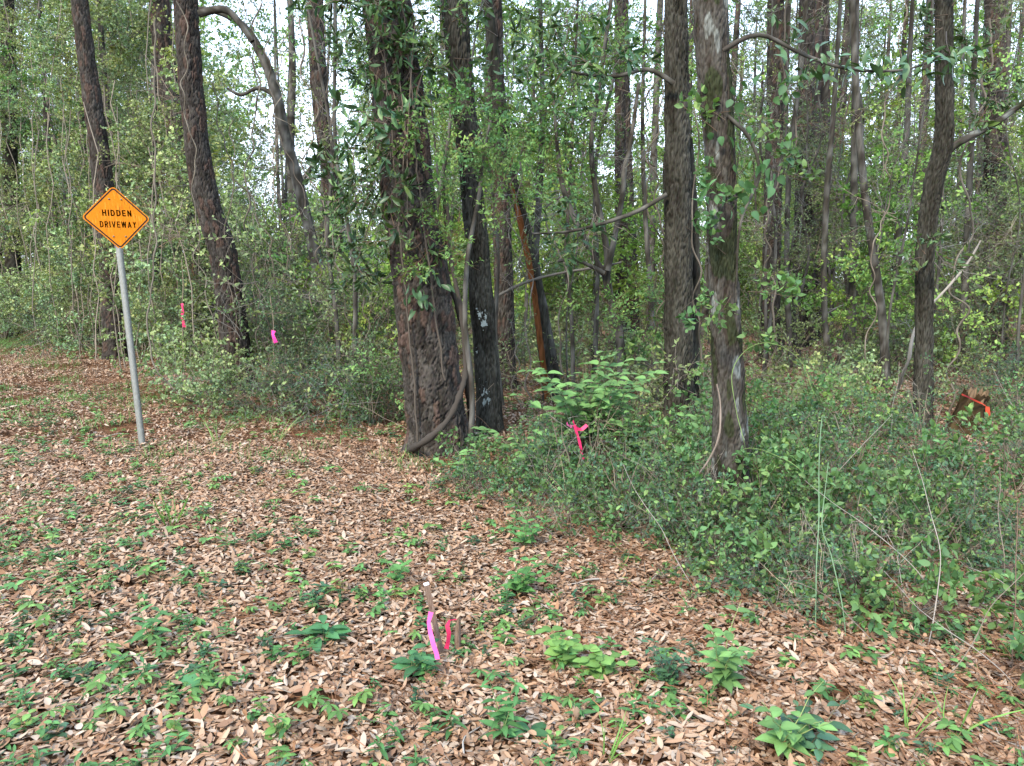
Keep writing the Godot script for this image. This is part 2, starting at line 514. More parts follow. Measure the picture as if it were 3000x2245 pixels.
func make_blades():
	L["fresh"] = []; L["lance"] = []; L["dark"] = []; L["round"] = []; L["big"] = []; L["palm"] = []; L["heart"] = []; L["bay"] = []; L["strap"] = []; L["dead"] = []; L["grass"] = []; L["bramble"] = []
	for k in 3:
		var b: float = [0.68, 0.9, 1.15][k]
		L.fresh.append(blade(1, 0.56, rf(0.15, 0.4), 0.25, 0.72, Color(0.13, 0.24, 0.075) * b, 0.012, M.leaf, 0.06))
		L.lance.append(blade(1, 0.27, rf(0.2, 0.4), 0.3, 0.85, Color(0.08, 0.19, 0.06) * b, 0.02, M.leaf, 0.05))
		L.dark.append(blade(1, 0.42, rf(0.1, 0.3), 0.25, 0.85, Color(0.045, 0.1, 0.045) * b, 0.01, M.gloss))
		L.round.append(blade(1, 0.7, rf(0.1, 0.3), 0.2, 0.9, Color(0.14, 0.25, 0.065) * b, 0.01, M.leaf))
		L.big.append(blade(1, 0.4, rf(0.15, 0.4), 0.3, 1.0, Color(0.06, 0.16, 0.06) * b, 0.03, M.leaf, 0.08))
		L.palm.append(blade(1, 0.4, rf(0.2, 0.4), 0.3, 1.25, Color(0.115, 0.225, 0.06) * b, 0.01, M.leaf, 0.07))
		L.heart.append(blade(1, 0.75, rf(0.1, 0.3), 0.25, 0.6, Color(0.07, 0.15, 0.06) * b, 0.01, M.leaf))
		L.bay.append(blade(1, 0.36, rf(0.2, 0.5), 0.25, 0.95, Color(0.05, 0.1, 0.038) * b, 0.02, M.gloss))
		L.strap.append(blade(1, 0.032, rf(0.3, 0.8), 0.4, 0.7, Color(0.14, 0.27, 0.06) * b, 0.0, M.leaf))
		L.grass.append(blade(1, 0.018, rf(0.3, 0.8), 0.4, 0.7, Color(0.15, 0.25, 0.07) * b, 0.0, M.leaf))
		L.bramble.append(blade(1, 0.5, rf(0.1, 0.3), 0.3, 0.8, Color(0.09, 0.21, 0.06) * b, 0.015, M.leaf, 0.09))
	var browns := [Color(0.30, 0.19, 0.118), Color(0.25, 0.145, 0.083), Color(0.325, 0.225, 0.15), Color(0.18, 0.102, 0.06), Color(0.345, 0.258, 0.185), Color(0.28, 0.168, 0.098)]
	for k in 6:
		L.dead.append(blade(1, rf(0.27, 0.42), rf(-0.35, 0.45), rf(-0.5, 0.9), rf(0.8, 1.15), browns[k], rf(0.01, 0.05), M.dead))

# one leaf as a part of its plant
func leaf_on(t: Node3D, sort: String, p: Vector3, dir: Vector3, size: float, lift := 0.6, sway := 0.5):
	var y := dir.normalized()
	var up := (Vector3.UP * lift + Vector3(-0.1, 0, 0.25) * minf(lift, 1.0) + rv() * sway).normalized()   # leaves turn to the open road side
	var x := y.cross(up)
	if x.length() < 0.05: x = Vector3.RIGHT
	x = x.normalized()
	part(t, "leaf", L[sort][rng.randi() % L[sort].size()], Transform3D(Basis(x, y, x.cross(y)).scaled(Vector3.ONE * size), p))

# upright stems with pairs of leaves; all in the plant's own coordinates
func leafy(t: Node3D, sort: String, stems: int, high: float, wide: float, pairs: int, size: float, col := Color(0.14, 0.19, 0.07), from := 0.2):
	var g := Geo.new()
	for s in stems:
		var ang := rf(0, TAU)
		var lean := Vector3(cos(ang), 0, sin(ang)) * wide * (rf(0.2, 1.0) if stems > 1 else rf(0, 0.3))
		var hs := high * rf(0.65, 1.0)
		var pts := []
		for k in 6:
			var f := k / 5.0
			pts.append(Vector3(0, hs * f - 0.01, 0) + lean * f * f + rv() * 0.012 * f)
		g.tube(pts, taper(6, 0.0022 + high * 0.003, 0.001), 5, col)
		for k in pairs:
			var f := lerpf(from, 1.0, (k + 0.5) / pairs)
			var i := mini(int(f * 5), 4)
			var p: Vector3 = pts[i].lerp(pts[i + 1], f * 5 - i)
			var a := ang + k * 1.57 + rf(-0.3, 0.3)
			for e in 2:
				var d := Vector3(cos(a + PI * e), rf(0.1, 0.5), sin(a + PI * e))
				leaf_on(t, sort, p, d, size * rf(0.7, 1.15) * lerpf(1.1, 0.6, f * f), 1.0, 0.25)
	part(t, "stem", g.mesh(M.twig))

func palmate(t: Node3D, sort: String, heads: int, high: float, wide: float, size: float, fingers := 5):
	var g := Geo.new()
	for s in heads:
		var ang := rf(0, TAU)
		var top := Vector3(cos(ang) * wide * rf(0.2, 1), high * rf(0.5, 1), sin(ang) * wide * rf(0.2, 1))
		g.tube([Vector3(0, -0.01, 0), top * Vector3(0.4, 0.6, 0.4), top], [0.0018, 0.0015, 0.0012], 4, Color(0.16, 0.13, 0.06))
		for k in fingers:
			var a := ang + (k - (fingers - 1) * 0.5) * (4.4 / fingers)
			leaf_on(t, sort, top, Vector3(cos(a), rf(-0.1, 0.15), sin(a)), size * rf(0.7, 1.1), 1.0, 0.15)
	part(t, "stem", g.mesh(M.twig))

func copy(o: Node3D, at: Vector3, turn: float, size: float) -> Node3D:
	var c: Node3D = o.duplicate()
	c.name = numbered(String(o.name).rstrip("_0123456789"))
	add_child(c)
	c.position = at
	c.rotation.y = turn
	c.scale = Vector3.ONE * size
	return c

func edge_x(z: float) -> float:
	var e := [[-60.0, -44.0], [-16.7, -11.5], [-8.5, -3.3], [-6.75, -0.94], [-5.2, 0.1], [-4.5, 0.7], [-3.2, 1.15], [-2.2, 1.5], [3.0, 2.5]]
	for k in e.size() - 1:
		if z <= e[k + 1][0]: return lerpf(e[k][1], e[k + 1][1], (z - e[k][0]) / (e[k + 1][0] - e[k][0]))
	return 2.5

func sound(f: float, type: int, s: int) -> FastNoiseLite:
	var n := FastNoiseLite.new()
	n.noise_type = type
	n.frequency = f
	n.seed = s
	return n

func ribbon(parent: Node, called: String, pts: Array, width: float, m: Material, across := Vector3.RIGHT) -> MeshInstance3D:
	var g := Geo.new()
	for k in pts.size():
		var p: Vector3 = pts[k]
		var d: Vector3 = (pts[mini(k + 1, pts.size() - 1)] - pts[maxi(k - 1, 0)]).normalized()
		var x := across.rotated(d, sin(k * 1.3) * 0.7)
		x = (x - d * x.dot(d)).normalized()
		var nn := x.cross(d)
		var crease := nn * width * 0.16 * (1 if k % 2 else -1)
		g.vert(p - x * width * 0.5, nn, Color.WHITE); g.vert(p + crease, nn, Color.WHITE); g.vert(p + x * width * 0.5, nn, Color.WHITE)
		if k:
			var i := k * 3
			for s in 2:
				g.tri(i - 3 + s, i + s, i + s + 1); g.tri(i - 3 + s, i + s + 1, i - 2 + s)
	return part(parent, called, g.mesh(m))

func paint(col: Color, rough := 0.6, spec := 0.4) -> StandardMaterial3D:
	var m := StandardMaterial3D.new()
	m.albedo_color = col.linear_to_srgb()
	m.roughness = rough
	m.metallic_specular = spec
	m.cull_mode = BaseMaterial3D.CULL_DISABLED
	return m

func vine(called: String, label: String, group: String, pts: Array, r0: float, r1: float, col: Color, sides := 6, wild := 0.012) -> Node3D:
	var path := []
	for k in pts.size():
		var p: Vector3 = pts[k]
		path.append(Vector4(p.x, p.y, p.z, lerpf(r0, r1, float(k) / (pts.size() - 1))))
	var sp := spine(path, 0.025)
	var g := Geo.new()
	var pp := []
	var rr := []
	for q in sp:
		var w := Vector3(q.x, q.y, q.z)
		pp.append(w + Vector3(grain.get_noise_3dv(w * 2.3), 0.3 * grain.get_noise_3dv(w * 2.3 + Vector3(9, 0, 0)), grain.get_noise_3dv(w * 2.3 + Vector3(0, 9, 0))) * wild)
		rr.append(q.w * (1.0 + 0.35 * grain.get_noise_3dv(w * 14.0)))
	g.tube(pp, rr, sides, col)
	var o := part(self, called, g.mesh(M.twig))
	tag(o, label, "branch" if called.contains("branch") or called.contains("stick") else "vine", group)
	return o

# ------------------------------------------------------------------ the place
func _ready():
	rng.seed = 41
	var cam := Camera3D.new()
	cam.name = "camera"
	add_child(cam)
	cam.position = Vector3(0, 1.6, 0)
	cam.rotation_degrees = Vector3(-8, 0, 0)
	cam.fov = 54.43
	cam.near = 0.05
	cam.far = 800.0
	cam.current = true
	var env := Environment.new()
	var sky := Sky.new()
	var air := ProceduralSkyMaterial.new()
	air.sky_top_color = Color(0.66, 0.76, 0.90)
	air.sky_horizon_color = Color(0.86, 0.90, 0.95)
	air.sky_curve = 0.2
	air.ground_bottom_color = Color(0.25, 0.22, 0.18)
	air.ground_horizon_color = Color(0.5, 0.5, 0.48)
	air.sky_energy_multiplier = 1.0
	air.sun_angle_max = 1.0
	sky.sky_material = air
	env.background_mode = Environment.BG_SKY
	env.sky = sky
	env.tonemap_mode = Environment.TONE_MAPPER_LINEAR
	env.tonemap_exposure = 4.6
	env.sdfgi_enabled = true
	env.ssao_enabled = true
	env.ssil_enabled = true
	var we := WorldEnvironment.new()
	we.name = "environment"
	we.environment = env
	add_child(we)
	var sun := DirectionalLight3D.new()
	sun.name = "sun"
	add_child(sun)
	sun.rotation_degrees = Vector3(-44, -30, 0)
	sun.light_color = Color(1.0, 0.96, 0.9)
	sun.light_energy = 0.5
	sun.light_angular_distance = 12.0
	sun.shadow_enabled = true

	plates = sound(1.0, FastNoiseLite.TYPE_CELLULAR, 5)
	plates.cellular_return_type = FastNoiseLite.RETURN_DISTANCE2_SUB
	tints = sound(1.0, FastNoiseLite.TYPE_CELLULAR, 5)
	tints.cellular_return_type = FastNoiseLite.RETURN_CELL_VALUE
	for n in [plates, tints]:
		n.cellular_jitter = 0.9
		n.fractal_type = FastNoiseLite.FRACTAL_NONE
	ridges = sound(0.6, FastNoiseLite.TYPE_SIMPLEX_SMOOTH, 9)
	ridges.fractal_type = FastNoiseLite.FRACTAL_NONE
	grain = sound(1.0, FastNoiseLite.TYPE_SIMPLEX_SMOOTH, 3)
	grain.fractal_type = FastNoiseLite.FRACTAL_NONE
	M.leaf = mat(0.55, 0.35, Color(0.75, 0.8, 0.5))
	M.gloss = mat(0.42, 0.4, Color(0.4, 0.45, 0.25))
	M.dead = mat(0.7, 0.3, Color(0.3, 0.25, 0.2))
	M.bark = mat(0.95, 0.15)
	M.twig = mat(0.9, 0.2)
	make_sprigs()
	make_blades()
	build_ground()
	build_sign()
	near_trees()
	far_woods()
	draped_edge()
	thickets()
	small_things()
	ground_plants()
	sticks()

func build_ground():
	var g := Geo.new()
	var nx := 240
	var nz := 260
	for j in nz + 1:
		var b := 2.0 * j / nz - 1.0
		var z := -9.0 + 17.0 * b + 380.0 * pow(b, 9)
		for i in nx + 1:
			var a := 2.0 * i / nx - 1.0
			var x := 16.0 * a + 380.0 * pow(a, 9)
			var e := 0.05
			var nn := Vector3(hh(x - e, z) - hh(x + e, z), 2 * e, hh(x, z - e) - hh(x, z + e)).normalized()
			g.vert(Vector3(x, hh(x, z), z), nn, Color.WHITE)
	for j in nz:
		for i in nx:
			var k := j * (nx + 1) + i
			g.tri(k, k + 1, k + nx + 2); g.tri(k, k + nx + 2, k + nx + 1)
	var m := StandardMaterial3D.new()
	var fine := NoiseTexture2D.new()
	fine.width = 1024; fine.height = 1024
	fine.seamless = true
	var fn := sound(0.045, FastNoiseLite.TYPE_CELLULAR, 2)
	fn.cellular_return_type = FastNoiseLite.RETURN_CELL_VALUE
	fn.domain_warp_enabled = true
	fn.domain_warp_amplitude = 12.0
	fine.noise = fn
	var ramp := Gradient.new()
	ramp.offsets = PackedFloat32Array([0.0, 0.3, 0.55, 0.8, 1.0])
	ramp.colors = PackedColorArray([Color(0.152, 0.099, 0.068), Color(0.258, 0.175, 0.114), Color(0.342, 0.236, 0.160), Color(0.426, 0.312, 0.220), Color(0.486, 0.380, 0.289)])
	fine.color_ramp = ramp
	m.albedo_texture = fine
	m.uv1_triplanar = true
	m.uv1_world_triplanar = true
	m.uv1_scale = Vector3.ONE * 0.9
	m.roughness = 0.95
	m.metallic_specular = 0.15
	var ground := part(self, "ground", g.mesh(m))
	ground.set_meta("kind", "structure")
	tag(ground, "woodland ground under brown fallen leaves along the forest edge", "ground", "", "structure")

	# fallen leaves: the largest in view are pieces of their own, the rest a litter
	for k in 300:
		var z := rf(-3.1, -2.1)
		var x := rf(-1, 1) * (0.1 - z * 0.7)
		var d := Vector3(rf(-1, 1), rf(-0.25, 0.35), rf(-1, 1)).normalized()
		var up := (Vector3.UP + rv() * 0.6).normalized()
		var sx := d.cross(up).normalized()
		part(ground, "fallen_leaf", L.dead[k % 6], Transform3D(Basis(sx, d, sx.cross(d)).scaled(Vector3.ONE * rf(0.04, 0.08)), on(x, z) + Vector3.UP * rf(0.024, 0.04)))
	# tiles of litter: dense near by, thinner farther back
	var browns := [Color(0.30, 0.19, 0.118), Color(0.25, 0.145, 0.083), Color(0.325, 0.225, 0.15), Color(0.18, 0.102, 0.06), Color(0.345, 0.258, 0.185), Color(0.28, 0.168, 0.098)]
	for zone in [[-1.4, -7.4, 0.5, 1050, true], [-7.4, -28.0, 1.0, 860, false]]:
		var side: float = zone[2]
		var near: bool = zone[4]
		var tiles := []
		for q in 5:
			var pg := Geo.new()
			for k in int(zone[3]):
				var d := Vector3(rf(-1, 1), rf(-0.18, 0.2), rf(-1, 1)).normalized()
				var sx := d.cross((Vector3.UP + rv() * (0.32 if k % 6 else 1.0)).normalized()).normalized()
				var cc: Color = browns[rng.randi() % 6] * rf(0.78, 1.2)
				var w := rf(-0.06, 0.06)
				pg.leaf(Transform3D(Basis(sx, d, sx.cross(d)), Vector3(rf(-0.56, 0.56) * side, rf(0.002, 0.024), rf(-0.56, 0.56) * side)), lerpf(0.016, 0.066, pow(rng.randf(), 1.2)) * (1.0 if near else 1.15), rf(0.011, 0.026) * (1.0 if near else 1.3), rf(-0.35, 0.45), rf(-0.6, 0.9), Color(cc.r * (1 + w), cc.g, cc.b * (1 - w)), [LANCE, OVATE, ROUND][k % 3], near)
			for k in 70 if near else 50:
				var d := Vector3(rf(-1, 1), rf(-0.06, 0.12), rf(-1, 1)).normalized()
				var at := Vector3(rf(-0.55, 0.55) * side, rf(0.012, 0.028), rf(-0.55, 0.55) * side)
				if k % 7: pg.leaf(Transform3D(aim(d, rf(0, TAU)), at), rf(0.08, 0.17), 0.0025, rf(-0.2, 0.2), 0, Color(0.15, 0.08, 0.042) * rf(0.7, 1.4), LANCE, false)
				else: pg.tube([at, at + d * 0.05 + rv() * 0.005, at + d * rf(0.07, 0.13)], [0.0025, 0.002, 0.0012], 4, Color(0.16, 0.13, 0.1) * rf(0.6, 1.3))
			tiles.append([pg.mesh(M.dead), [], []])
		var z: float = zone[0]
		while z > zone[1]:
			var half: float = 1.3 - z * 0.75
			var x := -half
			while x < half:
				var q: Array = tiles[rng.randi() % 5]
				var e := 0.1
				var up := Vector3(hh(x - e, z) - hh(x + e, z), 2 * e, hh(x, z - e) - hh(x, z + e)).normalized()
				var rt := Vector3.RIGHT.rotated(Vector3.UP, rf(0, TAU))
				rt = (rt - up * rt.dot(up)).normalized()
				q[1].append(Transform3D(Basis(rt, up, rt.cross(up)), on(x + rf(-0.04, 0.04), z + rf(-0.04, 0.04)) + Vector3.UP * rf(0.008, 0.014)))
				var bb := rf(0.94, 1.06)
				q[2].append(Color(bb, bb, bb))
				x += side
			z -= side
		for q in tiles: copies(ground, "leaf_litter", q[0], q[1], q[2])
	# pine straw
	var ng := Geo.new()
	for k in 22:
		var d := Vector3(rf(-1, 1), rf(-0.08, 0.15), rf(-1, 1)).normalized()
		ng.leaf(Transform3D(aim(d, rf(0, TAU)), Vector3(rf(-0.1, 0.1), rf(0.01, 0.035), rf(-0.1, 0.1))), rf(0.1, 0.2), 0.0028, rf(-0.2, 0.2), 0, Color(0.14, 0.068, 0.034) * rf(0.7, 1.4), LANCE, false)
	var nm := ng.mesh(M.dead)
	var nxf := []
	var nco := []
	while nxf.size() < 3600:
		var z := -lerpf(1.8, 12.0, pow(rng.randf(), 0.8))
		var x := rf(-1, 1) * (1.2 - z * 0.74)
		var near := 1.0 - clampf(absf(x - edge_x(z) - 0.3) / 1.6, 0, 1)
		if x > edge_x(z): near = maxf(near, 0.35)
		if rng.randf() > near + 0.12 + 0.4 * grain.get_noise_2d(x * 1.2, z * 1.2): continue
		nxf.append(Transform3D(Basis(Vector3.UP, rf(0, TAU)).scaled(Vector3.ONE * rf(0.8, 1.3)), on(x, z)))
		nco.append(tint(0.3))
	copies(ground, "pine_straw", nm, nxf, nco).set_meta("kind", "stuff")

func build_sign():
	var foot := Vector3(-3.561, -0.007, -7.024)
	var k := 0.59 / 0.64
	var c := Vector3(0, 1.6, 0) + (Vector3(-4.0626, 2.2147, -7.8161) - Vector3(0, 1.6, 0)) * k
	var b := Basis.from_euler(Vector3(deg_to_rad(-6.1), deg_to_rad(41.9), deg_to_rad(1.3)), EULER_ORDER_YXZ)
	var t := thing("warning_sign", foot, "orange diamond warning sign reading HIDDEN DRIVEWAY on a leaning grey post", "road sign")
	c -= foot
	# post: a tube that goes up behind the panel
	var g := Geo.new()
	var behind := c - b.z * 0.036
	var dir := behind.normalized()
	var pts := []
	for q in 12: pts.append(dir * lerpf(-0.15, behind.length() + 0.2, q / 11.0))
	g.tube(pts, taper(12, 0.0302, 0.0302), 20, Color.WHITE)
	var steel := paint(Color(0.26, 0.26, 0.235), 0.5, 0.5)
	steel.metallic = 0.35
	var st := NoiseTexture2D.new()
	st.seamless = true
	st.noise = sound(0.02, FastNoiseLite.TYPE_SIMPLEX_SMOOTH, 8)
	var sg := Gradient.new()
	sg.colors = PackedColorArray([Color(0.78, 0.77, 0.72), Color(1, 1, 1)])
	st.color_ramp = sg
	steel.albedo_texture = st
	steel.uv1_triplanar = true
	steel.uv1_scale = Vector3(6, 2, 6)
	part(t, "post", g.mesh(steel))
	# panel: rounded square on its corner
	var half := 0.59 / sqrt(2.0) * 0.5 + 0.004
	var turn := Transform3D(b * Basis(Vector3.BACK, PI / 4), c)
	var orange := paint(Color(0.95, 0.34, 0.008), 0.5, 0.3)
	var rust := Image.create(256, 256, false, Image.FORMAT_RGB8)
	var wn := sound(0.03, FastNoiseLite.TYPE_SIMPLEX_SMOOTH, 17)
	for y in 256:
		for x in 256:
			# u runs along one side; streaks run down the diagonal of the diamond
			var u := (x - 128) * 0.7071 + (y - 128) * 0.7071
			var v := (y - 128) * 0.7071 - (x - 128) * 0.7071
			var s := wn.get_noise_2d(u * 3.2, v * 0.28)
			var spot := wn.get_noise_2d(u * 0.9 + 300, v * 0.5)
			var col := Color(1, 1, 1)
			if s > 0.22 and spot > -0.05: col = col.lerp(Color(0.97, 1.25, 30.0), clampf((s - 0.22) * 4.0, 0, 0.75))
			if s < -0.3 and spot > -0.1: col = col.lerp(Color(0.62, 0.66, 8.0), clampf((-s - 0.3) * 4.0, 0, 0.8))
			col = Color(0.84 * col.r, 0.475 * col.g, 0.008 * col.b) * (1.0 + 0.06 * wn.get_noise_2d(x * 4.0, y * 4.0))
			rust.set_pixel(x, y, col.clamp())
	orange.albedo_color = Color.WHITE
	orange.albedo_texture = ImageTexture.create_from_image(rust)
	var panel := part(t, "panel", slab(half, 0.035, 0.003, orange, 0.5 / half), turn)
	var black := paint(Color(0.02, 0.014, 0.01), 0.6, 0.3)
	part(panel, "border", frame(half - 0.009, half - 0.022, 0.03, 0.02, black), Transform3D(Basis.IDENTITY, Vector3(0, 0, 0.0018)))
	for w in [["HIDDEN", 0.046, 0.254, 0.0105], ["DRIVEWAY", -0.062, 0.316, 0.0088]]:
		var total := 0.0
		for ch in w[0]: total += letter_width(ch) + 0.26
		var unit: float = w[2] / (total - 0.26)
		var at: float = -w[2] * 0.5 + 0.006
		var back := Basis(Vector3.BACK, -PI / 4)
		for ch in w[0]:
			part(panel, "letter", letter(ch, unit, 0.058, w[3], black), Transform3D(back, back * Vector3(at, w[1] - 0.029, 0) + Vector3(0, 0, 0.0022)))
			at += (letter_width(ch) + 0.26) * unit
	for p in [[-0.048, 0.175], [0.058, 0.175], [-0.048, -0.175], [0.058, -0.175]]:
		var bolt := Geo.new()
		bolt.tube([Vector3(0, 0, -0.004), Vector3(0, 0, 0.003), Vector3(0, 0, 0.006)], [0.0085, 0.0085, 0.005], 8, Color.WHITE)
		var back := Basis(Vector3.BACK, -PI / 4)
		part(panel, "bolt", bolt.mesh(steel), Transform3D(Basis.IDENTITY, back * Vector3(p[0], p[1], 0) + Vector3(0, 0, 0.0015)))
	for s in [-0.175, 0.175]:
		var br := Geo.new()
		br.box(Transform3D(b, c + b.y * s - b.z * 0.0035), Vector3(0.15, 0.03, 0.004), Color.WHITE)
		part(t, "bracket", br.mesh(steel))

func letter_width(ch: String) -> float:
	return {"I": 0.16, "W": 0.95, "E": 0.58, "V": 0.72, "A": 0.72, "Y": 0.68}.get(ch, 0.64)

# a flat capital drawn with strokes of even width, its lower corner at the origin
func letter(ch: String, unit: float, high: float, stroke: float, m: Material) -> ArrayMesh:
	var w := letter_width(ch) * unit
	var e := stroke * 0.5
	var x0 := e
	var x1 := w - e
	var y0 := e
	var y1 := high - e
	var c := high * 0.5
	var bow := [Vector2(x0, y1), Vector2(lerpf(x0, x1, 0.55), y1), Vector2(lerpf(x0, x1, 0.88), y1 - high * 0.1), Vector2(x1, y1 - high * 0.26), Vector2(x1, y0 + high * 0.26), Vector2(lerpf(x0, x1, 0.88), y0 + high * 0.1), Vector2(lerpf(x0, x1, 0.55), y0), Vector2(x0, y0)]
	var loop := [Vector2(x0, y1), Vector2(lerpf(x0, x1, 0.65), y1), Vector2(x1, y1 - high * 0.1), Vector2(x1, c + high * 0.1), Vector2(lerpf(x0, x1, 0.65), c), Vector2(x0, c)]
	var lines: Array = {
		"H": [[Vector2(x0, 0), Vector2(x0, high)], [Vector2(x1, 0), Vector2(x1, high)], [Vector2(x0, c), Vector2(x1, c)]],
		"I": [[Vector2(w * 0.5, 0), Vector2(w * 0.5, high)]],
		"D": [[Vector2(x0, 0), Vector2(x0, high)], bow],
		"E": [[Vector2(x0, 0), Vector2(x0, high)], [Vector2(x0, y1), Vector2(w, y1)], [Vector2(x0, c), Vector2(w * 0.88, c)], [Vector2(x0, y0), Vector2(w, y0)]],
		"N": [[Vector2(x0, 0), Vector2(x0, high)], [Vector2(x1, 0), Vector2(x1, high)], [Vector2(x0, high), Vector2(x1, 0)]],
		"R": [[Vector2(x0, 0), Vector2(x0, high)], loop, [Vector2(lerpf(x0, x1, 0.5), c), Vector2(x1, 0)]],
		"V": [[Vector2(x0, high), Vector2(w * 0.5, 0)], [Vector2(x1, high), Vector2(w * 0.5, 0)]],
		"W": [[Vector2(x0, high), Vector2(w * 0.27, 0)], [Vector2(w * 0.27, 0), Vector2(w * 0.5, high)], [Vector2(w * 0.5, high), Vector2(w * 0.73, 0)], [Vector2(w * 0.73, 0), Vector2(x1, high)]],
		"A": [[Vector2(x0, 0), Vector2(w * 0.5, high)], [Vector2(x1, 0), Vector2(w * 0.5, high)], [Vector2(w * 0.25, high * 0.3), Vector2(w * 0.75, high * 0.3)]],
		"Y": [[Vector2(x0, high), Vector2(w * 0.5, c)], [Vector2(x1, high), Vector2(w * 0.5, c)], [Vector2(w * 0.5, c), Vector2(w * 0.5, 0)]]}[ch]
	var g := Geo.new()
	var lift := 0.0
	for l in lines:
		for k in l.size() - 1:
			lift += 0.00005
			var a: Vector2 = l[k]
			var b: Vector2 = l[k + 1]
			var n := (b - a).normalized().orthogonal() * e
			var q := []
			for p in [a + n, b + n, b - n, a - n]: q.append(g.vert(Vector3(p.x, p.y, lift), Vector3.BACK, Color.WHITE))
			g.tri(q[0], q[1], q[2]); g.tri(q[0], q[2], q[3])
	return g.mesh(m)

func ring(half: float, r: float) -> Array:
	var o := []
	for q in 4:
		var ce := Vector2(half - r, half - r).rotated(q * PI / 2)
		for k in 7: o.append(ce + Vector2(r, 0).rotated(q * PI / 2 + k * PI / 12))
	return o

func slab(half: float, r: float, thick: float, m: Material, uv: float) -> ArrayMesh:
	var st := SurfaceTool.new()
	st.begin(Mesh.PRIMITIVE_TRIANGLES)
	var o := ring(half, r)
	for k in o.size():
		var a: Vector2 = o[k]
		var b: Vector2 = o[(k + 1) % o.size()]
		for e in [[1.0, a, b], [-1.0, b, a]]:
			st.set_normal(Vector3(0, 0, e[0]))
			for p in [Vector2.ZERO, e[2], e[1]]:
				st.set_uv(Vector2(0.5, 0.5) + Vector2(p.x, -p.y) * uv)
				st.add_vertex(Vector3(p.x, p.y, e[0] * thick * 0.5))
		var nn := Vector3(a.x + b.x, a.y + b.y, 0).normalized()
		var z := thick * 0.5
		for p in [Vector3(a.x, a.y, z), Vector3(b.x, b.y, z), Vector3(b.x, b.y, -z), Vector3(a.x, a.y, z), Vector3(b.x, b.y, -z), Vector3(a.x, a.y, -z)]:
			st.set_normal(nn)
			st.set_uv(Vector2(0.5, 0.5))
			st.add_vertex(p)
	var am := st.commit()
	am.surface_set_material(0, m)
	return am

func frame(ho: float, hi: float, ro: float, ri: float, m: Material) -> ArrayMesh:
	var st := SurfaceTool.new()
	st.begin(Mesh.PRIMITIVE_TRIANGLES)
	var o := ring(ho, ro)
	var i := ring(hi, ri)
	st.set_normal(Vector3.BACK)
	for k in o.size():
		var k2 := (k + 1) % o.size()
		for p in [o[k], i[k2], o[k2], o[k], i[k], i[k2]]:
			st.set_uv(Vector2.ZERO)
			st.add_vertex(Vector3(p.x, p.y, 0))
	var am := st.commit()
	am.surface_set_material(0, m)
	return am

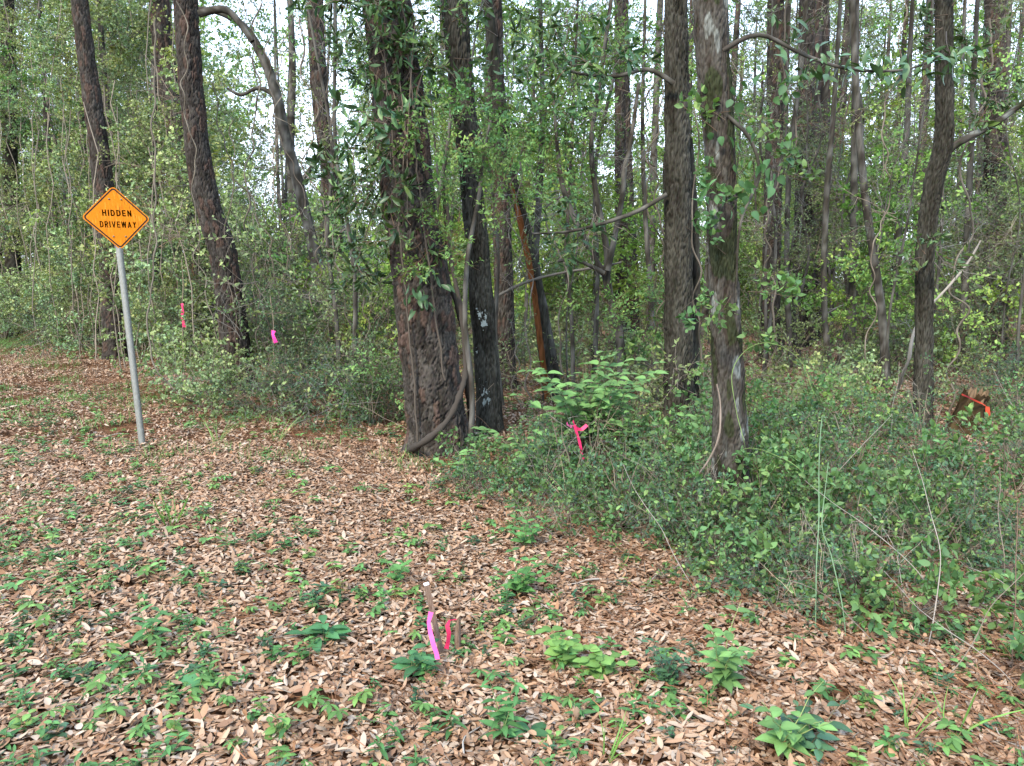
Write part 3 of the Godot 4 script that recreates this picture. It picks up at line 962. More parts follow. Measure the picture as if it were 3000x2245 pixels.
func near_trees():
	var t: Node3D
	# the great pine
	t = tree("pine_tree", "thick old pine with plated red-brown bark and a woody vine at its foot", [Vector4(-0.675, -0.044, -6.800, 0.363), Vector4(-0.682, 0.067, -6.800, 0.302), Vector4(-0.696, 0.330, -6.800, 0.275), Vector4(-0.764, 0.934, -6.800, 0.263), Vector4(-0.846, 1.800, -6.800, 0.250), Vector4(-0.931, 2.340, -6.800, 0.239), Vector4(-0.993, 3.127, -6.800, 0.229), Vector4(-1.083, 3.970, -6.800, 0.215), Vector4(-1.155, 4.562, -6.800, 0.204)], "pine", 150, 0.014, 12.0, "needles", "", 48)
	var leaves := [[Vector3(-1.007, 3.592, -6.550), Vector3(0.42, 0.5, 0.3), 40], [Vector3(-0.954, 3.026, -6.500), Vector3(0.35, 0.42, 0.3), 26], [Vector3(-0.687, 3.460, -6.600), Vector3(0.3, 0.5, 0.3), 26], [Vector3(-1.225, 3.754, -6.600), Vector3(0.3, 0.4, 0.3), 22], [Vector3(-0.919, 2.492, -6.450), Vector3(0.32, 0.3, 0.25), 18], [Vector3(-0.887, 2.111, -6.450), Vector3(0.28, 0.25, 0.22), 14], [Vector3(-1.371, 2.091, -6.700), Vector3(0.25, 0.45, 0.25), 20], [Vector3(-1.333, 2.699, -6.800), Vector3(0.2, 0.4, 0.25), 22], [Vector3(-0.773, 3.760, -6.400), Vector3(0.5, 0.4, 0.3), 36], [Vector3(-1.197, 3.348, -6.600), Vector3(0.3, 0.5, 0.3), 30], [Vector3(-1.469, 1.606, -6.900), Vector3(0.25, 0.3, 0.25), 14]]
	var climb := thing("climbing_vine", t.position, "dark glossy long-leaved vine climbing the upper trunk of the thick plated pine", "vine")
	climb.position = Vector3(-0.851, -0.008, -6.652)
	var cg := Geo.new()
	for s in [[Vector3(-0.834, 0.024, -6.520), Vector3(-0.867, 0.800, -6.500), Vector3(-0.945, 1.790, -6.480), Vector3(-0.998, 2.647, -6.480), Vector3(-1.057, 3.426, -6.480), Vector3(-1.102, 4.080, -6.500)], [Vector3(-0.595, 0.717, -6.500), Vector3(-0.701, 1.605, -6.470), Vector3(-0.787, 2.381, -6.470), Vector3(-0.833, 3.132, -6.480), Vector3(-0.895, 3.859, -6.480)]]:
		var path := []
		for p in s: path.append(Vector4(p.x, p.y, p.z, 0.012))
		var pp := []
		for q in spine(path, 0.1): pp.append(Vector3(q.x, q.y, q.z) + rv() * 0.012)
		cg.tube(pp, taper(pp.size(), 0.010, 0.005), 5, Color(0.085, 0.068, 0.052))
	for l in leaves:
		cg.tube([Vector3(-0.884, 2.767, -6.520), (Vector3(-0.884, 2.767, -6.520) as Vector3).lerp(l[0], 0.6) + Vector3.UP * 0.1, l[0]], [0.006, 0.005, 0.003], 4, Color(0.15, 0.12, 0.09))
	wpart(climb, "stem", cg, M.twig)
	foliage(climb, "foliage", "bay", leaves, 0.74, -0.25, 0.0, 0.35)
	for k in 34:
		var p := (Vector3(-0.756, 1.547, -6.420) as Vector3) + rv() * Vector3(0.22, 0.26, 0.06)
		leaf_on(climb, "bay", p - climb.position, rv() + Vector3(0, -0.6, 0.3), rf(0.07, 0.12), 0.4, 0.8)

	# lichen-spotted oak beside it
	t = tree("oak_tree", "slender grey oak with white lichen patches next to the thick pine", [Vector4(-0.209, -0.067, -7.500, 0.176), Vector4(-0.218, 0.054, -7.500, 0.142), Vector4(-0.254, 0.676, -7.500, 0.127), Vector4(-0.336, 1.820, -7.500, 0.117), Vector4(-0.412, 2.650, -7.500, 0.111), Vector4(-0.486, 3.459, -7.500, 0.118), Vector4(-0.549, 4.214, -7.500, 0.127), Vector4(-0.590, 4.786, -7.500, 0.122)], "ridged", 120, 0.018, 11.0, "dull", "", 36)
	var lich := mat(0.9, 0.1)
	var spots := []
	for l in [[1046, 700, 0.05], [1038, 678, 0.04], [1049, 845, 0.042], [1050, 868, 0.058], [1047, 905, 0.05], [1054, 952, 0.045], [1051, 684, 0.034], [1042, 830, 0.022], [1030, 760, 0.015]]:
		spots.append(l)
		for k in 5: spots.append([l[0] + rf(-9, 9), l[1] + rf(-14, 14), l[2] * rf(0.12, 0.4)])
	for l in spots:
		var g := Geo.new()
		# the patch lies on the bark that faces the clearing
		var hgt: float = 1.6 - 7.42 * tan(deg_to_rad(8.0) + atan((l[1] - 827.5) / 1609.0))
		var cx: float = (lerpf(1033.0, 1060.0, clampf((l[1] - 553.0) / 377.0, 0, 1)) - 1106.0) / 1609.0 * 7.55
		var ctr := Vector3((l[0] - 1106.0) / 1609.0 * 7.45, hgt, 0)
		var nn := 20
		var col := Color(0.33, 0.36, 0.32) * rf(0.75, 1.1)
		var m0 := g.vert(Vector3(ctr.x, ctr.y, -7.5 + sqrt(maxf(0.0, 0.0145 - pow(ctr.x - cx, 2))) + 0.006), Vector3.BACK, col)
		for k in nn:
			var a := TAU * k / nn
			var r: float = l[2] * (0.75 + 0.55 * grain.get_noise_2d(cos(a) * 1.4 + l[1], sin(a) * 1.4 + l[0]) + rf(-0.1, 0.14))
			var p := Vector3(ctr.x + cos(a) * r * 0.8, ctr.y + sin(a) * r, 0)
			p.z = -7.5 + sqrt(maxf(0.0, 0.0145 - pow(p.x - cx, 2))) + 0.001
			g.vert(p, Vector3((p.x - cx) * 6.0, 0, 1).normalized(), col * rf(0.7, 1.1))
		for k in nn: g.tri(m0, m0 + 1 + (k + 1) % nn, m0 + 1 + k)
		wpart(t, "lichen_patch", g, lich)

	# pine behind the oak
	t = tree("pine_tree", "mid-sized dark pine standing just behind the lichen-spotted oak", [Vector4(-0.067, -0.075, -10.600, 0.200), Vector4(-0.093, 0.295, -10.600, 0.153), Vector4(-0.117, 1.609, -10.600, 0.137), Vector4(-0.179, 3.004, -10.600, 0.128), Vector4(-0.226, 4.407, -10.600, 0.119), Vector4(-0.248, 5.295, -10.600, 0.112)], "pine", 70, 0.03, 13.0, "needles", "", 36)
	# broken snag with a bare orange face
	t = tree("dead_tree", "leaning dead tree with a strip of bare orange wood showing", [Vector4(0.504, -0.018, -9.300, 0.094), Vector4(0.406, 0.688, -9.300, 0.081), Vector4(0.298, 1.494, -9.300, 0.075), Vector4(0.136, 2.281, -9.300, 0.074), Vector4(-0.034, 2.886, -9.300, 0.079), Vector4(-0.155, 3.799, -9.300, 0.072), Vector4(-0.294, 4.842, -9.300, 0.065)], "ridged", 24, 0.04, 7.2, "dull", "", 24)
	var bare := Geo.new()
	var strip := spine([Vector4(0.450, 0.077, -9.160, 0.043), Vector4(0.366, 0.702, -9.160, 0.040), Vector4(0.260, 1.496, -9.160, 0.037), Vector4(0.117, 2.216, -9.160, 0.039), Vector4(-0.011, 2.732, -9.160, 0.025)], 0.06)
	for k in strip.size():
		var q: Vector4 = strip[k]
		for s in 5:
			var a := lerpf(-1.25, 1.25, s / 4.0)
			var rr := q.w * rf(0.9, 1.1)
			bare.vert(Vector3(q.x + sin(a) * rr, q.y, q.z - 0.085 + cos(a) * (rr + 0.045)), Vector3(sin(a), 0, cos(a)), Color(0.13, 0.052, 0.02) * rf(0.55, 1.3))
		if k:
			var i := k * 5
			for s in 4:
				bare.tri(i - 5 + s, i + s, i + s + 1); bare.tri(i - 5 + s, i + s + 1, i - 4 + s)
	wpart(t, "bare_wood", bare, M.bark)
	t = tree("young_tree", "dark crooked young trunk leaning against the orange-faced dead tree", [Vector4(0.599, -0.083, -9.500, 0.066), Vector4(0.559, 0.430, -9.500, 0.051), Vector4(0.424, 1.142, -9.500, 0.047), Vector4(0.303, 1.839, -9.500, 0.044), Vector4(0.340, 2.634, -9.500, 0.040), Vector4(0.375, 3.575, -9.500, 0.034), Vector4(0.346, 4.596, -9.500, 0.028)], "smooth", 12, 0.06, 6.0, "spray", "", 30)

	# forked small tree with layered sprays
	t = tree("forked_tree", "small brown tree forking low into several slim arching stems", [Vector4(1.317, 0.389, -8.600, 0.059), Vector4(1.253, 0.865, -8.600, 0.051), Vector4(1.149, 1.291, -8.600, 0.048), Vector4(1.080, 1.607, -8.600, 0.048), Vector4(1.092, 1.816, -8.600, 0.040), Vector4(1.016, 2.230, -8.600, 0.034), Vector4(0.931, 2.638, -8.600, 0.031), Vector4(0.887, 3.140, -8.600, 0.026), Vector4(0.989, 3.878, -8.600, 0.023), Vector4(1.077, 4.598, -8.600, 0.020)], "smooth", 14, 0.05, 5.4, "spray", "", 30)
	limb(t, [Vector4(1.080, 1.607, -8.600, 0.040), Vector4(0.917, 1.868, -8.600, 0.034), Vector4(0.701, 2.281, -8.600, 0.031), Vector4(0.567, 2.638, -8.600, 0.029), Vector4(0.512, 2.990, -8.600, 0.023), Vector4(0.455, 3.634, -8.600, 0.018)])
	limb(t, [Vector4(1.081, 1.685, -8.500, 0.037), Vector4(1.162, 2.121, -8.500, 0.031), Vector4(1.231, 2.525, -8.500, 0.031), Vector4(1.251, 2.825, -8.500, 0.026), Vector4(1.307, 3.073, -8.500, 0.023), Vector4(1.383, 3.707, -8.500, 0.018)])
	limb(t, [Vector4(1.045, 1.659, -8.500, 0.026), Vector4(0.856, 1.752, -8.500, 0.021), Vector4(0.688, 1.814, -8.500, 0.018), Vector4(0.516, 1.788, -8.500, 0.016)])
	foliage(t, "crown", "spray", [[Vector3(1.098, 1.327, -8.300), Vector3(0.55, 0.16, 0.5), 26], [Vector3(1.477, 1.247, -8.400), Vector3(0.35, 0.14, 0.4), 12], [Vector3(0.947, 1.148, -8.300), Vector3(0.3, 0.12, 0.4), 10], [Vector3(0.784, 3.220, -8.500), Vector3(0.7, 0.5, 0.6), 36], [Vector3(1.402, 3.634, -8.600), Vector3(0.6, 0.5, 0.6), 30], [Vector3(0.378, 3.732, -8.600), Vector3(0.6, 0.4, 0.6), 30], [Vector3(0.678, 4.312, -8.600), Vector3(0.8, 0.4, 0.6), 36]], 0.8, 0.0)
	foliage(t, "bare_twigs", "twigs", [[Vector3(0.952, 2.990, -8.600), Vector3(0.8, 0.8, 0.5), 16]], 0.8, 0.2)

	# bushy young tree with flat fresh sprays between pine and oak
	t = tree("young_tree", "slim young tree carrying flat fresh green sprays before the oak trunk", [Vector4(-0.383, 0.053, -6.400, 0.029), Vector4(-0.346, 0.568, -6.400, 0.024), Vector4(-0.401, 1.212, -6.400, 0.022), Vector4(-0.377, 1.761, -6.400, 0.020), Vector4(-0.275, 2.297, -6.400, 0.017), Vector4(-0.235, 2.634, -6.400, 0.013), Vector4(-0.176, 2.894, -6.400, 0.010)], "smooth", 10, 0.06, 0.0, "spray")
	foliage(t, "crown", "spray", [[Vector3(-0.211, 2.873, -6.300), Vector3(0.38, 0.14, 0.35), 30], [Vector3(-0.402, 2.618, -6.300), Vector3(0.36, 0.16, 0.35), 26], [Vector3(-0.099, 2.545, -6.300), Vector3(0.3, 0.15, 0.3), 18], [Vector3(-0.549, 2.275, -6.200), Vector3(0.3, 0.2, 0.3), 22], [Vector3(-0.666, 1.980, -6.200), Vector3(0.25, 0.16, 0.3), 12], [Vector3(0.054, 2.297, -6.400), Vector3(0.25, 0.15, 0.3), 9]], 0.55, 0.1)

	# two trunks right of the bush
	t = tree("oak_tree", "dark furrowed oak trunk rising behind the broad-leaved bush with the pink tape", [Vector4(1.696, -0.069, -7.400, 0.202), Vector4(1.687, 0.075, -7.400, 0.164), Vector4(1.662, 0.875, -7.400, 0.148), Vector4(1.633, 1.817, -7.400, 0.138), Vector4(1.585, 2.925, -7.400, 0.122), Vector4(1.533, 4.179, -7.400, 0.108), Vector4(1.507, 4.744, -7.400, 0.103)], "ridged", 120, 0.018, 11.5, "dull", "", 36)
	limb(t, [Vector4(1.869, -0.078, -7.550, 0.062), Vector4(1.862, 0.670, -7.550, 0.052), Vector4(1.845, 1.606, -7.550, 0.046), Vector4(1.797, 2.332, -7.550, 0.039), Vector4(1.739, 2.952, -7.550, 0.032)], "ridged", 20, 0.04)
	limb(t, [Vector4(1.478, 2.395, -7.300, 0.022), Vector4(1.216, 2.243, -7.300, 0.020), Vector4(0.907, 2.134, -7.300, 0.018), Vector4(0.552, 2.047, -7.300, 0.013), Vector4(0.196, 2.025, -7.300, 0.009)])
	limb(t, [Vector4(1.493, 3.385, -7.200, 0.026), Vector4(1.254, 3.507, -7.200, 0.021), Vector4(0.957, 3.446, -7.200, 0.017), Vector4(0.658, 3.466, -7.200, 0.013), Vector4(0.315, 3.548, -7.200, 0.009)])
	foliage(t, "crown", "bay", [[Vector3(0.224, 3.533, -7.000), Vector3(0.5, 0.2, 0.4), 22], [Vector3(0.649, 3.400, -7.100), Vector3(0.4, 0.2, 0.4), 12], [Vector3(0.501, 2.041, -7.200), Vector3(0.4, 0.15, 0.35), 12], [Vector3(0.896, 3.720, -7.100), Vector3(0.5, 0.2, 0.4), 14]], 0.85, -0.1)
	t = tree("gum_tree", "flaky grey-red trunk with a mossy foot standing in the undergrowth", [Vector4(1.430, -0.049, -4.570, 0.165), Vector4(1.414, 0.058, -4.570, 0.144), Vector4(1.374, 0.450, -4.570, 0.114), Vector4(1.338, 1.005, -4.570, 0.100), Vector4(1.274, 1.734, -4.570, 0.087), Vector4(1.234, 2.333, -4.570, 0.092), Vector4(1.172, 2.888, -4.570, 0.097), Vector4(1.142, 3.193, -4.570, 0.100), Vector4(1.116, 3.542, -4.570, 0.095)], "flaky", 120, 0.013, 10.0, "dull", "", 36)
	foliage(t, "climbing_foliage", "bramble", [[Vector3(1.298, 1.577, -4.400), Vector3(0.16, 0.3, 0.12), 14], [Vector3(1.330, 2.388, -4.400), Vector3(0.22, 0.4, 0.15), 16]], 0.8, -0.3)
	for k in 46:
		var p := (Vector3(1.355, 2.379, -4.350) as Vector3) + rv() * Vector3(0.26, 0.45, 0.14)
		leaf_on(t, "heart", p - t.position, rv() + Vector3(0.2, -1.0, 0.3), rf(0.045, 0.075), 0.2, 0.6)
	limb(t, [Vector4(1.248, 2.536, -4.500, 0.013), Vector4(1.388, 2.406, -4.500, 0.011), Vector4(1.451, 2.196, -4.500, 0.010), Vector4(1.354, 1.929, -4.500, 0.008), Vector4(1.343, 1.549, -4.500, 0.007)])
	limb(t, [Vector4(1.207, 2.893, -4.500, 0.016), Vector4(1.415, 2.981, -4.500, 0.013), Vector4(1.686, 2.868, -4.500, 0.011), Vector4(1.957, 2.792, -4.500, 0.009), Vector4(2.277, 2.792, -4.500, 0.007), Vector4(2.458, 2.868, -4.500, 0.005)])
	for s in [[1660, 60, 20], [1740, 130, 22], [1820, 135, 24], [1900, 140, 24], [1960, 150, 20], [2010, 120, 16], [1690, 160, 10]]:
		for k in s[2]:
			var base := Vector3((s[0] - 1106.0) / 1609.0 * 4.55, 1.6 + 4.5 * tan(atan((827.5 - s[1]) / 1609.0) - deg_to_rad(8.0)), -4.5)
			leaf_on(t, "bay", base + rv() * Vector3(0.16, 0.12, 0.14) - t.position, rv() + Vector3(0, -0.35, 0.2), rf(0.06, 0.105), 0.6, 0.5)

	t = tree("oak_tree", "straight dark trunk with one stout limb reaching out sideways", [Vector4(4.326, -0.062, -7.700, 0.127), Vector4(4.315, 0.088, -7.700, 0.105), Vector4(4.272, 0.894, -7.700, 0.091), Vector4(4.210, 1.826, -7.700, 0.087), Vector4(4.235, 2.470, -7.700, 0.093), Vector4(4.309, 2.934, -7.700, 0.090), Vector4(4.279, 3.421, -7.700, 0.085), Vector4(4.205, 4.284, -7.700, 0.081), Vector4(4.157, 4.871, -7.700, 0.078)], "ridged", 90, 0.02, 11.0, "dull", "", 36)
	limb(t, [Vector4(4.238, 2.665, -7.700, 0.042), Vector4(4.370, 2.867, -7.700, 0.037), Vector4(4.545, 2.988, -7.700, 0.035), Vector4(4.788, 3.112, -7.700, 0.032), Vector4(5.076, 3.324, -7.700, 0.030), Vector4(5.585, 3.639, -7.700, 0.025), Vector4(6.107, 3.856, -7.700, 0.018)], "flaky", 12)
	foliage(t, "crown", "bay", [[Vector3(4.809, 3.202, -7.500), Vector3(0.4, 0.3, 0.4), 16], [Vector3(4.058, 1.651, -7.300), Vector3(0.3, 0.2, 0.3), 10], [Vector3(4.544, 3.933, -7.400), Vector3(0.6, 0.4, 0.5), 22]], 0.9, 0.0)
	t = tree("young_tree", "thin crooked brown stem leaning between the flaky trunk and the straight one", [Vector4(5.303, 0.003, -10.400, 0.065), Vector4(5.160, 1.034, -10.400, 0.058), Vector4(4.969, 1.956, -10.400, 0.054), Vector4(4.782, 2.855, -10.400, 0.050), Vector4(4.604, 4.060, -10.400, 0.046), Vector4(4.474, 5.225, -10.400, 0.043), Vector4(4.413, 5.906, -10.400, 0.039)], "smooth", 14, 0.06, 9.0, "dull", "", 30)

	# pines behind the sign
	t = tree("pine_tree", "tall leaning pine with grey plated bark rising from shrubs past the sign", [Vector4(-3.750, -0.057, -10.200, 0.263), Vector4(-3.762, 0.215, -10.200, 0.211), Vector4(-3.799, 0.728, -10.200, 0.197), Vector4(-3.895, 1.899, -10.200, 0.178), Vector4(-4.108, 2.752, -10.200, 0.167), Vector4(-4.195, 3.890, -10.200, 0.152), Vector4(-4.203, 5.155, -10.200, 0.149), Vector4(-4.198, 5.823, -10.200, 0.142)], "pine", 110, 0.02, 13.0, "needles", "", 44)
	limb(t, [Vector4(-4.006, 4.953, -10.100, 0.053), Vector4(-3.707, 5.009, -10.100, 0.047), Vector4(-3.535, 4.897, -10.100, 0.042), Vector4(-3.341, 4.616, -10.100, 0.036)])
	t = tree("pine_tree", "pine with a reddish foot standing right behind the sign post", [Vector4(-7.800, -0.106, -14.600, 0.301), Vector4(-7.804, 0.078, -14.600, 0.237), Vector4(-7.778, 1.165, -14.600, 0.212), Vector4(-7.776, 2.029, -14.600, 0.197), Vector4(-7.824, 3.960, -14.600, 0.176), Vector4(-7.924, 5.467, -14.600, 0.156), Vector4(-7.981, 6.689, -14.600, 0.145), Vector4(-7.963, 7.645, -14.600, 0.135)], "pine", 80, 0.03, 14.0, "needles", "", 44)
	t = tree("pine_tree", "pale plated pine half hidden behind the tall leaning pine", [Vector4(-6.301, -0.016, -15.500, 0.252), Vector4(-6.311, 0.660, -15.500, 0.221), Vector4(-6.404, 2.363, -15.500, 0.213), Vector4(-6.563, 3.652, -15.500, 0.211), Vector4(-6.800, 5.080, -15.500, 0.203), Vector4(-6.911, 6.488, -15.500, 0.191), Vector4(-6.893, 7.850, -15.500, 0.180)], "pine", 72, 0.03, 14.0, "needles", "", 44)
	t = tree("curved_tree", "pale grey trunk bending over in a long arch toward the tall leaning pine", [Vector4(-2.878, -0.189, -11.800, 0.111), Vector4(-2.925, 0.591, -11.800, 0.096), Vector4(-3.021, 1.610, -11.800, 0.094), Vector4(-3.177, 2.464, -11.800, 0.086), Vector4(-3.321, 3.162, -11.800, 0.086), Vector4(-3.473, 3.781, -11.800, 0.081), Vector4(-3.570, 4.323, -11.800, 0.077), Vector4(-3.710, 4.792, -11.800, 0.070), Vector4(-3.933, 5.222, -11.800, 0.063), Vector4(-4.198, 5.465, -11.800, 0.052), Vector4(-4.607, 5.583, -11.800, 0.038), Vector4(-5.026, 5.517, -11.800, 0.028)], "smooth", 18, 0.05, 0.0, "dull")
	limb(t, [Vector4(-3.570, 4.323, -11.800, 0.039), Vector4(-3.830, 4.458, -11.800, 0.032), Vector4(-4.116, 4.357, -11.800, 0.025), Vector4(-4.321, 4.458, -11.800, 0.018)])
	foliage(t, "crown", "spray", [[Vector3(-4.370, 5.419, -11.700), Vector3(0.8, 0.3, 0.6), 14], [Vector3(-3.776, 4.897, -11.700), Vector3(0.5, 0.4, 0.5), 9]], 0.9)
	t = tree("pine_tree", "straight dark pine against the gap of open sky", [Vector4(-3.119, -0.161, -13.600, 0.187), Vector4(-3.132, 0.776, -13.600, 0.169), Vector4(-3.142, 2.270, -13.600, 0.158), Vector4(-3.209, 3.241, -13.600, 0.148), Vector4(-3.356, 4.653, -13.600, 0.146), Vector4(-3.391, 6.340, -13.600, 0.143), Vector4(-3.421, 7.231, -13.600, 0.138)], "pine", 72, 0.03, 14.0, "needles", "", 44)
	t = tree("young_tree", "slim dark stem with one crooked side branch against the gap of sky", [Vector4(-4.288, -0.176, -15.200, 0.114), Vector4(-4.312, 1.613, -15.200, 0.103), Vector4(-4.366, 3.254, -15.200, 0.092), Vector4(-4.359, 4.322, -15.200, 0.078), Vector4(-4.269, 5.626, -15.200, 0.068), Vector4(-4.270, 6.898, -15.200, 0.058)], "smooth", 12, 0.08, 11.0, "dull", "", 30)
	limb(t, [Vector4(-4.359, 3.434, -15.200, 0.055), Vector4(-4.095, 3.613, -15.200, 0.046), Vector4(-3.803, 4.057, -15.200, 0.041), Vector4(-3.557, 4.585, -15.200, 0.032), Vector4(-3.355, 5.195, -15.200, 0.023)])
	t = tree("pine_tree", "old pine in deep shade at the far bend of the forest edge", [Vector4(-13.707, -0.089, -20.500, 0.281), Vector4(-13.680, 0.484, -20.500, 0.229), Vector4(-13.599, 1.617, -20.500, 0.202), Vector4(-13.477, 3.467, -20.500, 0.187), Vector4(-13.246, 6.448, -20.500, 0.171), Vector4(-13.079, 8.745, -20.500, 0.156)], "ridged", 24, 0.08, 14.0, "dull", "", 48)
	# pines behind, right
	for q in [
		[[Vector4(5.055, 0.042, -14.500, 0.236), Vector4(5.039, 0.360, -14.500, 0.190), Vector4(4.972, 2.488, -14.500, 0.168), Vector4(4.921, 4.614, -14.500, 0.160), Vector4(4.838, 6.654, -14.500, 0.153), Vector4(4.807, 7.447, -14.500, 0.147)], "stout pine with flaking bark among thinner stems behind the flaky trunk"],
		[[Vector4(6.600, -0.119, -17.000, 0.244), Vector4(6.584, 0.569, -17.000, 0.200), Vector4(6.497, 3.148, -17.000, 0.186), Vector4(6.413, 5.620, -17.000, 0.172), Vector4(6.348, 7.526, -17.000, 0.164), Vector4(6.327, 8.270, -17.000, 0.158)], "pink-grey pine with scaly bark second behind the flaky trunk"],
		[[Vector4(10.451, -0.068, -16.000, 0.260), Vector4(10.279, 1.613, -16.000, 0.217), Vector4(10.022, 4.465, -16.000, 0.206), Vector4(9.777, 7.177, -16.000, 0.197), Vector4(9.698, 8.052, -16.000, 0.190)], "scaly pine standing beyond the stout sideways limb"],
		[[Vector4(5.097, -0.097, -18.500, 0.208), Vector4(5.009, 1.615, -18.500, 0.171), Vector4(4.873, 4.912, -18.500, 0.155)], "dark pine mostly masked by the flaky trunk in front of it"],
		[[Vector4(2.193, -0.011, -15.000, 0.141), Vector4(2.178, 1.613, -15.000, 0.120), Vector4(2.106, 4.286, -15.000, 0.108), Vector4(2.037, 6.828, -15.000, 0.097)], "upright brown pine behind the small forked tree"],
		[[Vector4(2.697, -0.017, -16.500, 0.165), Vector4(2.591, 2.015, -16.500, 0.152), Vector4(2.415, 4.554, -16.500, 0.139), Vector4(2.308, 7.351, -16.500, 0.126)], "darker pine just past the small forked tree"]]:
		tree("pine_tree", q[1], q[0], "pine", 56, 0.035, 15.0, "needles", "", 36)
	for q in [
		[[Vector4(5.729, 0.061, -12.500, 0.086), Vector4(5.679, 0.842, -12.500, 0.074), Vector4(5.662, 1.610, -12.500, 0.065), Vector4(5.550, 3.838, -12.500, 0.056), Vector4(5.443, 5.957, -12.500, 0.048)], "thin straight stem close to the crooked brown one"],
		[[Vector4(4.932, -0.001, -13.000, 0.057), Vector4(4.752, 1.611, -13.000, 0.048), Vector4(4.699, 3.550, -13.000, 0.043), Vector4(4.807, 5.043, -13.000, 0.039), Vector4(4.839, 6.131, -13.000, 0.034)], "wavering pale sapling between the two scaly pines"],
		[[Vector4(5.183, 0.008, -12.000, 0.053), Vector4(4.994, 1.317, -12.000, 0.048), Vector4(4.945, 2.906, -12.000, 0.047), Vector4(4.976, 4.095, -12.000, 0.039), Vector4(4.983, 5.384, -12.000, 0.032)], "kinked grey sapling among the pines"],
		[[Vector4(6.959, 0.023, -13.500, 0.076), Vector4(6.886, 1.281, -13.500, 0.067), Vector4(6.864, 3.069, -13.500, 0.057), Vector4(6.901, 4.017, -13.500, 0.053), Vector4(6.855, 5.404, -13.500, 0.044)], "dark slanting sapling near the straight limbed oak"],
		[[Vector4(7.766, 0.024, -12.800, 0.064), Vector4(7.711, 1.611, -12.800, 0.055), Vector4(7.646, 3.295, -12.800, 0.050), Vector4(7.558, 5.207, -12.800, 0.042)], "slim sapling beside the stout sideways limb"],
		[[Vector4(1.878, 0.038, -9.500, 0.042), Vector4(1.754, 1.376, -9.500, 0.035), Vector4(1.648, 2.578, -9.500, 0.029), Vector4(1.601, 3.575, -9.500, 0.023), Vector4(1.601, 4.490, -9.500, 0.020)], "slender upright sapling in front of the furrowed oak"],
		[[Vector4(0.758, 0.207, -9.000, 0.028), Vector4(0.721, 1.054, -9.000, 0.025), Vector4(0.640, 1.826, -9.000, 0.022), Vector4(0.677, 2.526, -9.000, 0.019)], "twiggy sapling near the orange-faced dead tree"]]:
		tree("sapling", q[1], q[0], "smooth", 10, 0.08, 7.0, "dull", "", 24)

